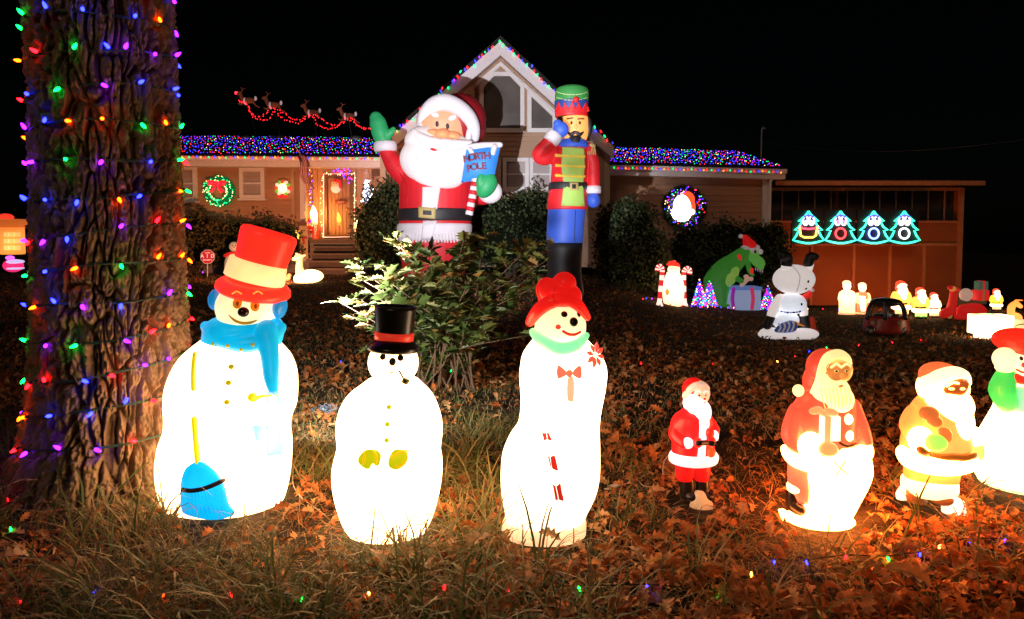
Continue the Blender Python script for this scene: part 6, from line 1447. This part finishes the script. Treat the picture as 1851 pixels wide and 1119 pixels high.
def place(n, y0, y1, dens=None, xr=None, power=1.0):
    y = y0+(y1-y0)*rg.rand(n)**power; half = .80*y+.3; x = (rg.rand(n)*2-1)*half
    if dens is not None:
        k = rg.rand(n) < dens(x, y); x, y = x[k], y[k]
    k = clear(x, y); return x[k], y[k]
FOOT = [(-1.215, 2.90, .27), (-.477, 2.62, .20), (.14, 2.60, .18), (.768, 2.87, .10), (1.27, 2.74, .17), (1.76, 2.85, .13), (2.37, 3.12, .22), (-1.885, 3.22, .30)]
def clear(x, y, pad=.02):
    k = np.ones(len(x), bool)
    for fx, fy, fr_ in FOOT:
        k &= (np.hypot(x-fx, (y-fy)*1.15) > fr_+pad) & ~((np.abs(x-fx*y/fy) < fr_*.7) & (y < fy) & (y > fy-fr_-.09) & (RGC.rand(len(x)) < .75))
    return k
RGC = np.random.RandomState(77)
def g0(x, y): return terr(x, y)+.03*(fbm(x*1.5+50, y*1.5+50)-.47)*(y < 20)
fg = {'parent': litter, 'kind': 'stuff'}
# lower carpet of leaves
def dleaf(x, y):
    patch = np.clip((fbm(x*1.7, y*1.7, 3)-.30)*3, .1, 1)
    side = np.clip(.55+.45*(x/np.maximum(y, 1)+.25)/.5, .5, 1)
    return patch*side
x, y = place(20000, 1.75, 5.4, dleaf); n = len(x); V, F = oak_template()
scatter('leaves', V, F, np.stack([x, y, g0(x, y)+.004+.03*rg.rand(n)], -1), eul(rg.randn(n)*.55, rg.randn(n)*.45, rg.rand(n)*6.28), .035+.06*rg.rand(n)**1.6, LM, **fg)
x, y = place(22000, 1.75, 7.5, dleaf, power=1.2); n = len(x); V, F = oval_template()
scatter('leaves', V, F, np.stack([x, y, g0(x, y)+.002+.02*rg.rand(n)], -1), eul(rg.randn(n)*.6, rg.randn(n)*.5, rg.rand(n)*6.28), .025+.045*rg.rand(n), LM, **fg)
# farther leaves on the lawn
x, y = place(15000, 5, 19, lambda x, y: np.clip(.9-(y-6)/14, .1, 1)); n = len(x)
scatter('leaves', V[::1], F, np.stack([x, y, g0(x, y)+.01], -1), eul(rg.randn(n)*.5, rg.randn(n)*.5, rg.rand(n)*6.28), .05+.05*rg.rand(n), LM, **fg)
# big curled oak leaves near the lens, each its own thing
V, F = oak_template()
me = bpy.data.meshes.new('fallen_leaf'); me.from_pydata(V, [], F); me.materials.append(mat('dead_leaf_big', (.42, .23, .10), .6, var=.3, scale=5, trans=.2)); me.update()
BIGL = [(830, 1030, .15, .6, 'big tan oak leaf standing up in the grass below the black-hatted snowman'), (700, 1065, .14, 2.4, 'curled tan oak leaf flat beside the bottom light string near a green bulb'), (640, 1030, .12, 3.6, 'curled oak leaf in grass left of the big upright tan leaf'),
        (85, 1085, .13, .9, 'tan leaf standing in dark grass at the bottom left corner'), (1690, 1090, .15, 2.8, 'pale curled leaf near the bottom edge below the teddy Santa'), (470, 905, .10, .3, 'orange leaf leaning on the foot of the red-hatted snowman'),
        (1340, 955, .09, 1.2, 'small curled oak leaf between the small Santa and the big Santa'), (770, 1045, .10, 5, 'folded tan leaf just left of the big upright leaf'), (1760, 1045, .12, 1, 'broad curled leaf beside the string below the right Santa'),
        (1160, 1045, .09, 2, 'small tan leaf above the blue bulb on the bottom string'), (60, 1030, .12, 4, 'dull tan leaf in the dark grass under the tree foot'), (1015, 1000, .09, 3, 'small oak leaf touching the foot of the snowlady')]
for i, (X, Y, s, rz, lb_) in enumerate(BIGL):
    o = bpy.data.objects.new('fallen_leaf', me); COL.objects.link(o); g_ = G(X, Y); o.location = g_+Vector((0, 0, .045)); o.scale = (s, s, s); o.rotation_euler = (.5*math.sin(i), -.3, rz)
    tag(o, lb_, 'leaf', 'large curled oak leaves in the foreground')
# grass blades
def blade_template(seg=4):
    V = []; F = []
    for i in range(seg+1):
        t = i/seg; w = .5*(1-t**1.6)+.02; z = math.sin(t*1.7); xx = 1-math.cos(t*1.7); V += [(xx, -w, z), (xx, w, z)]
    for i in range(seg): a = 2*i; F += [(a, a+1, a+3, a+2)]
    return V, F
BV, BF = blade_template()
GR = mat('grass_blade', (.06, .08, .03), .6, island=[(.055, .10, .025), (.10, .15, .035), (.24, .19, .07), (.34, .22, .09), (.08, .12, .035)], spec=.3, trans=.2)
ST = mat('straw', (.3, .19, .09), .7, island=[(.30, .15, .055), (.55, .33, .14), (.40, .20, .07)], spec=.2)
def dgrass(x, y):
    s = np.clip(1.0-(x/np.maximum(y, 1)+.12)*1.8, .12, 1); return s*np.clip((fbm(x*2.2+9, y*2.2, 3)-.28)*3.2, .08, 1)
def tufts(n, y0, y1, dens, l0, l1, w, lean, m):
    x, y = place(n, y0, y1, dens); k = 7; x = np.repeat(x, k)+rg.randn(len(x)*k)*.022; y = np.repeat(y, k)+rg.randn(len(y)*k)*.022; n = len(x)
    L_ = l0+(l1-l0)*rg.rand(n)
    S = np.stack([L_*.55, w*(.6+.8*rg.rand(n)), L_*.65], -1)
    # keep blades out of the figures
    R_ = eul(rg.randn(n)*.25, np.abs(rg.randn(n))*lean, rg.rand(n)*6.28)
    scatter('grass', BV, BF, np.stack([x, y, g0(x, y)-.004], -1), R_, S, m, kind='stuff', parent=None)
tufts(3700, 1.75, 4.3, dgrass, .10, .28, .0046, .4, GR)
tufts(900, 1.75, 3.6, dgrass, .18, .42, .0075, .5, GR)
tufts(2600, 4.3, 8.5, lambda x, y: dgrass(x, y)*.8, .05, .14, .005, .5, GR)
# dry strands lying flat
x, y = place(26000, 1.75, 5.5, lambda x, y: np.clip((fbm(x*1.3+3, y*1.3+7, 3)-.25)*2.6, .15, 1)); n = len(x)
S = np.stack([.03+.07*rg.rand(n), .0013+.0012*rg.rand(n), .03+.08*rg.rand(n)], -1)
scatter('straw', BV, BF, np.stack([x, y, g0(x, y)+.012+.03*rg.rand(n)], -1), eul(rg.randn(n)*.3, 1.0+rg.randn(n)*.3, rg.rand(n)*6.28), S, ST, kind='stuff')
# short lawn turf farther out
x, y = place(150000, 3.4, 20.5, lambda x, y: np.clip((y-3.4)/3.0, .05, 1), power=1.15); n = len(x)
scatter('turf', [(0, -.5, 0), (0, .5, 0), (.35, 0, 1)], [(0, 1, 2)], np.stack([x, y, g0(x, y)-.005], -1), eul(rg.randn(n)*.2, rg.randn(n)*.3, rg.rand(n)*6.28), np.stack([.05+.05*rg.rand(n), .006+.006*rg.rand(n), .015+.035*rg.rand(n)], -1),
        mat('turf_blade', (.07, .05, .03), .8, island=[(.18, .11, .055), (.36, .23, .11), (.20, .16, .07)], spec=.1), kind='stuff')
# foreground light strings on the grass
def gstring(label, pts, n, cols, r=.007, s=30, h=.035, seed=1):
    rq = random.Random(seed); P3 = []
    for X, Y in pts: g_ = G(X, Y); g_.z += h+rq.uniform(-.01, .012); P3.append(g_)
    return string(label, catmull(P3, 6), n, r, s, cols, jit=.012, wirer=.0025, wirem=mat('cable_green3', (.01, .03, .015), .5))
gstring('dark green light string along the bottom of the lawn with sparse coloured bulbs', [(-30, 1108), (120, 1100), (320, 1098), (520, 1100), (700, 1090), (900, 1082), (1100, 1080), (1230, 1092), (1350, 1085)], 11, ['red', 'blue', 'orange', 'red', 'green', 'warm', 'red', 'red', 'green', 'blue', 'green'])
gstring('second light string in the leaves below the big Santa', [(1330, 1075), (1420, 1030), (1480, 1035), (1540, 1018), (1630, 1035), (1700, 1005), (1780, 990), (1860, 995)], 9, ['warm', 'blue', 'blue', 'red', 'green', 'blue', 'warm', 'blue', 'blue'], seed=2)
gstring('short bulb string beside the tree foot in the grass', [(-10, 880), (10, 870), (20, 980), (-5, 1010)], 3, ['orange', 'red', 'green'], seed=3)
gstring('sparse mini lights lying across the lawn behind the big Santas', [(1090, 668), (1150, 664), (1300, 661), (1400, 662), (1460, 640), (1500, 632), (1560, 628), (1690, 618)], 9, ['red', 'red', 'warm', 'red', 'blue', 'green', 'red'], r=.009, seed=4)
gstring('thin line of coloured lights along the hedge foot behind the red hatted snowman', [(300, 500), (340, 496), (400, 492), (440, 490), (500, 500), (560, 514)], 16, ['red', 'green', 'purple', 'red', 'blue', 'red', 'green'], r=.02, s=7, seed=5)
gstring('coloured lights trailing across the grass in front of the carport', [(1160, 545), (1180, 543), (1240, 556), (1380, 560), (1480, 560), (1530, 562)], 22, ['red', 'blue', 'purple', 'warm'], r=.016, s=7, seed=6)
gstring('few blue and green bulbs among the stems of the spiny shrub', [(588, 658), (612, 660), (660, 664), (760, 668), (806, 666), (830, 700)], 6, ['blue', 'green', 'purple', 'blue', 'green', 'red'], r=.008, s=26, seed=7, h=.03)
# coil of wire
q = MB(); g_ = G(575, 750); c = []
for k in range(90):
    a = k*.42; c.append(g_+Vector((.05*math.cos(a)+.0012*k, .06*math.sin(a), .03+.012*math.sin(a*2.3)+.02*(k % 7)/7)))
q.tube(c, .0022, 5); tag(obj('wire_coil', q, mat('coil', (.25, .3, .4), .4), smooth=True), 'loose coil of bluish wire on the leaves beside the red hatted snowman', 'wire')
# plug blocks near white cord
f = Fig('plug', 'white plug and socket lying on leaves left of the small Santa', 'plug', 1112, 884)
f.part('body', f.sh().limb([(1105, 880, 4, 0), (1118, 876, 4, 0)]), cordm); f.part('socket', f.sh().limb([(1094, 886, 3.5, -4), (1103, 884, 3, -3)]), cordm)
f = Fig('plug', 'dark waterproof plug block on the foreground light string', 'plug', 545, 1082)
f.part('body', f.sh().bx(515, 1070, 545, 1092, 18), BLACKP, 2, 2); f.part('tag', f.sh().bx(548, 1068, 578, 1074, 2), cordm, smooth=False)
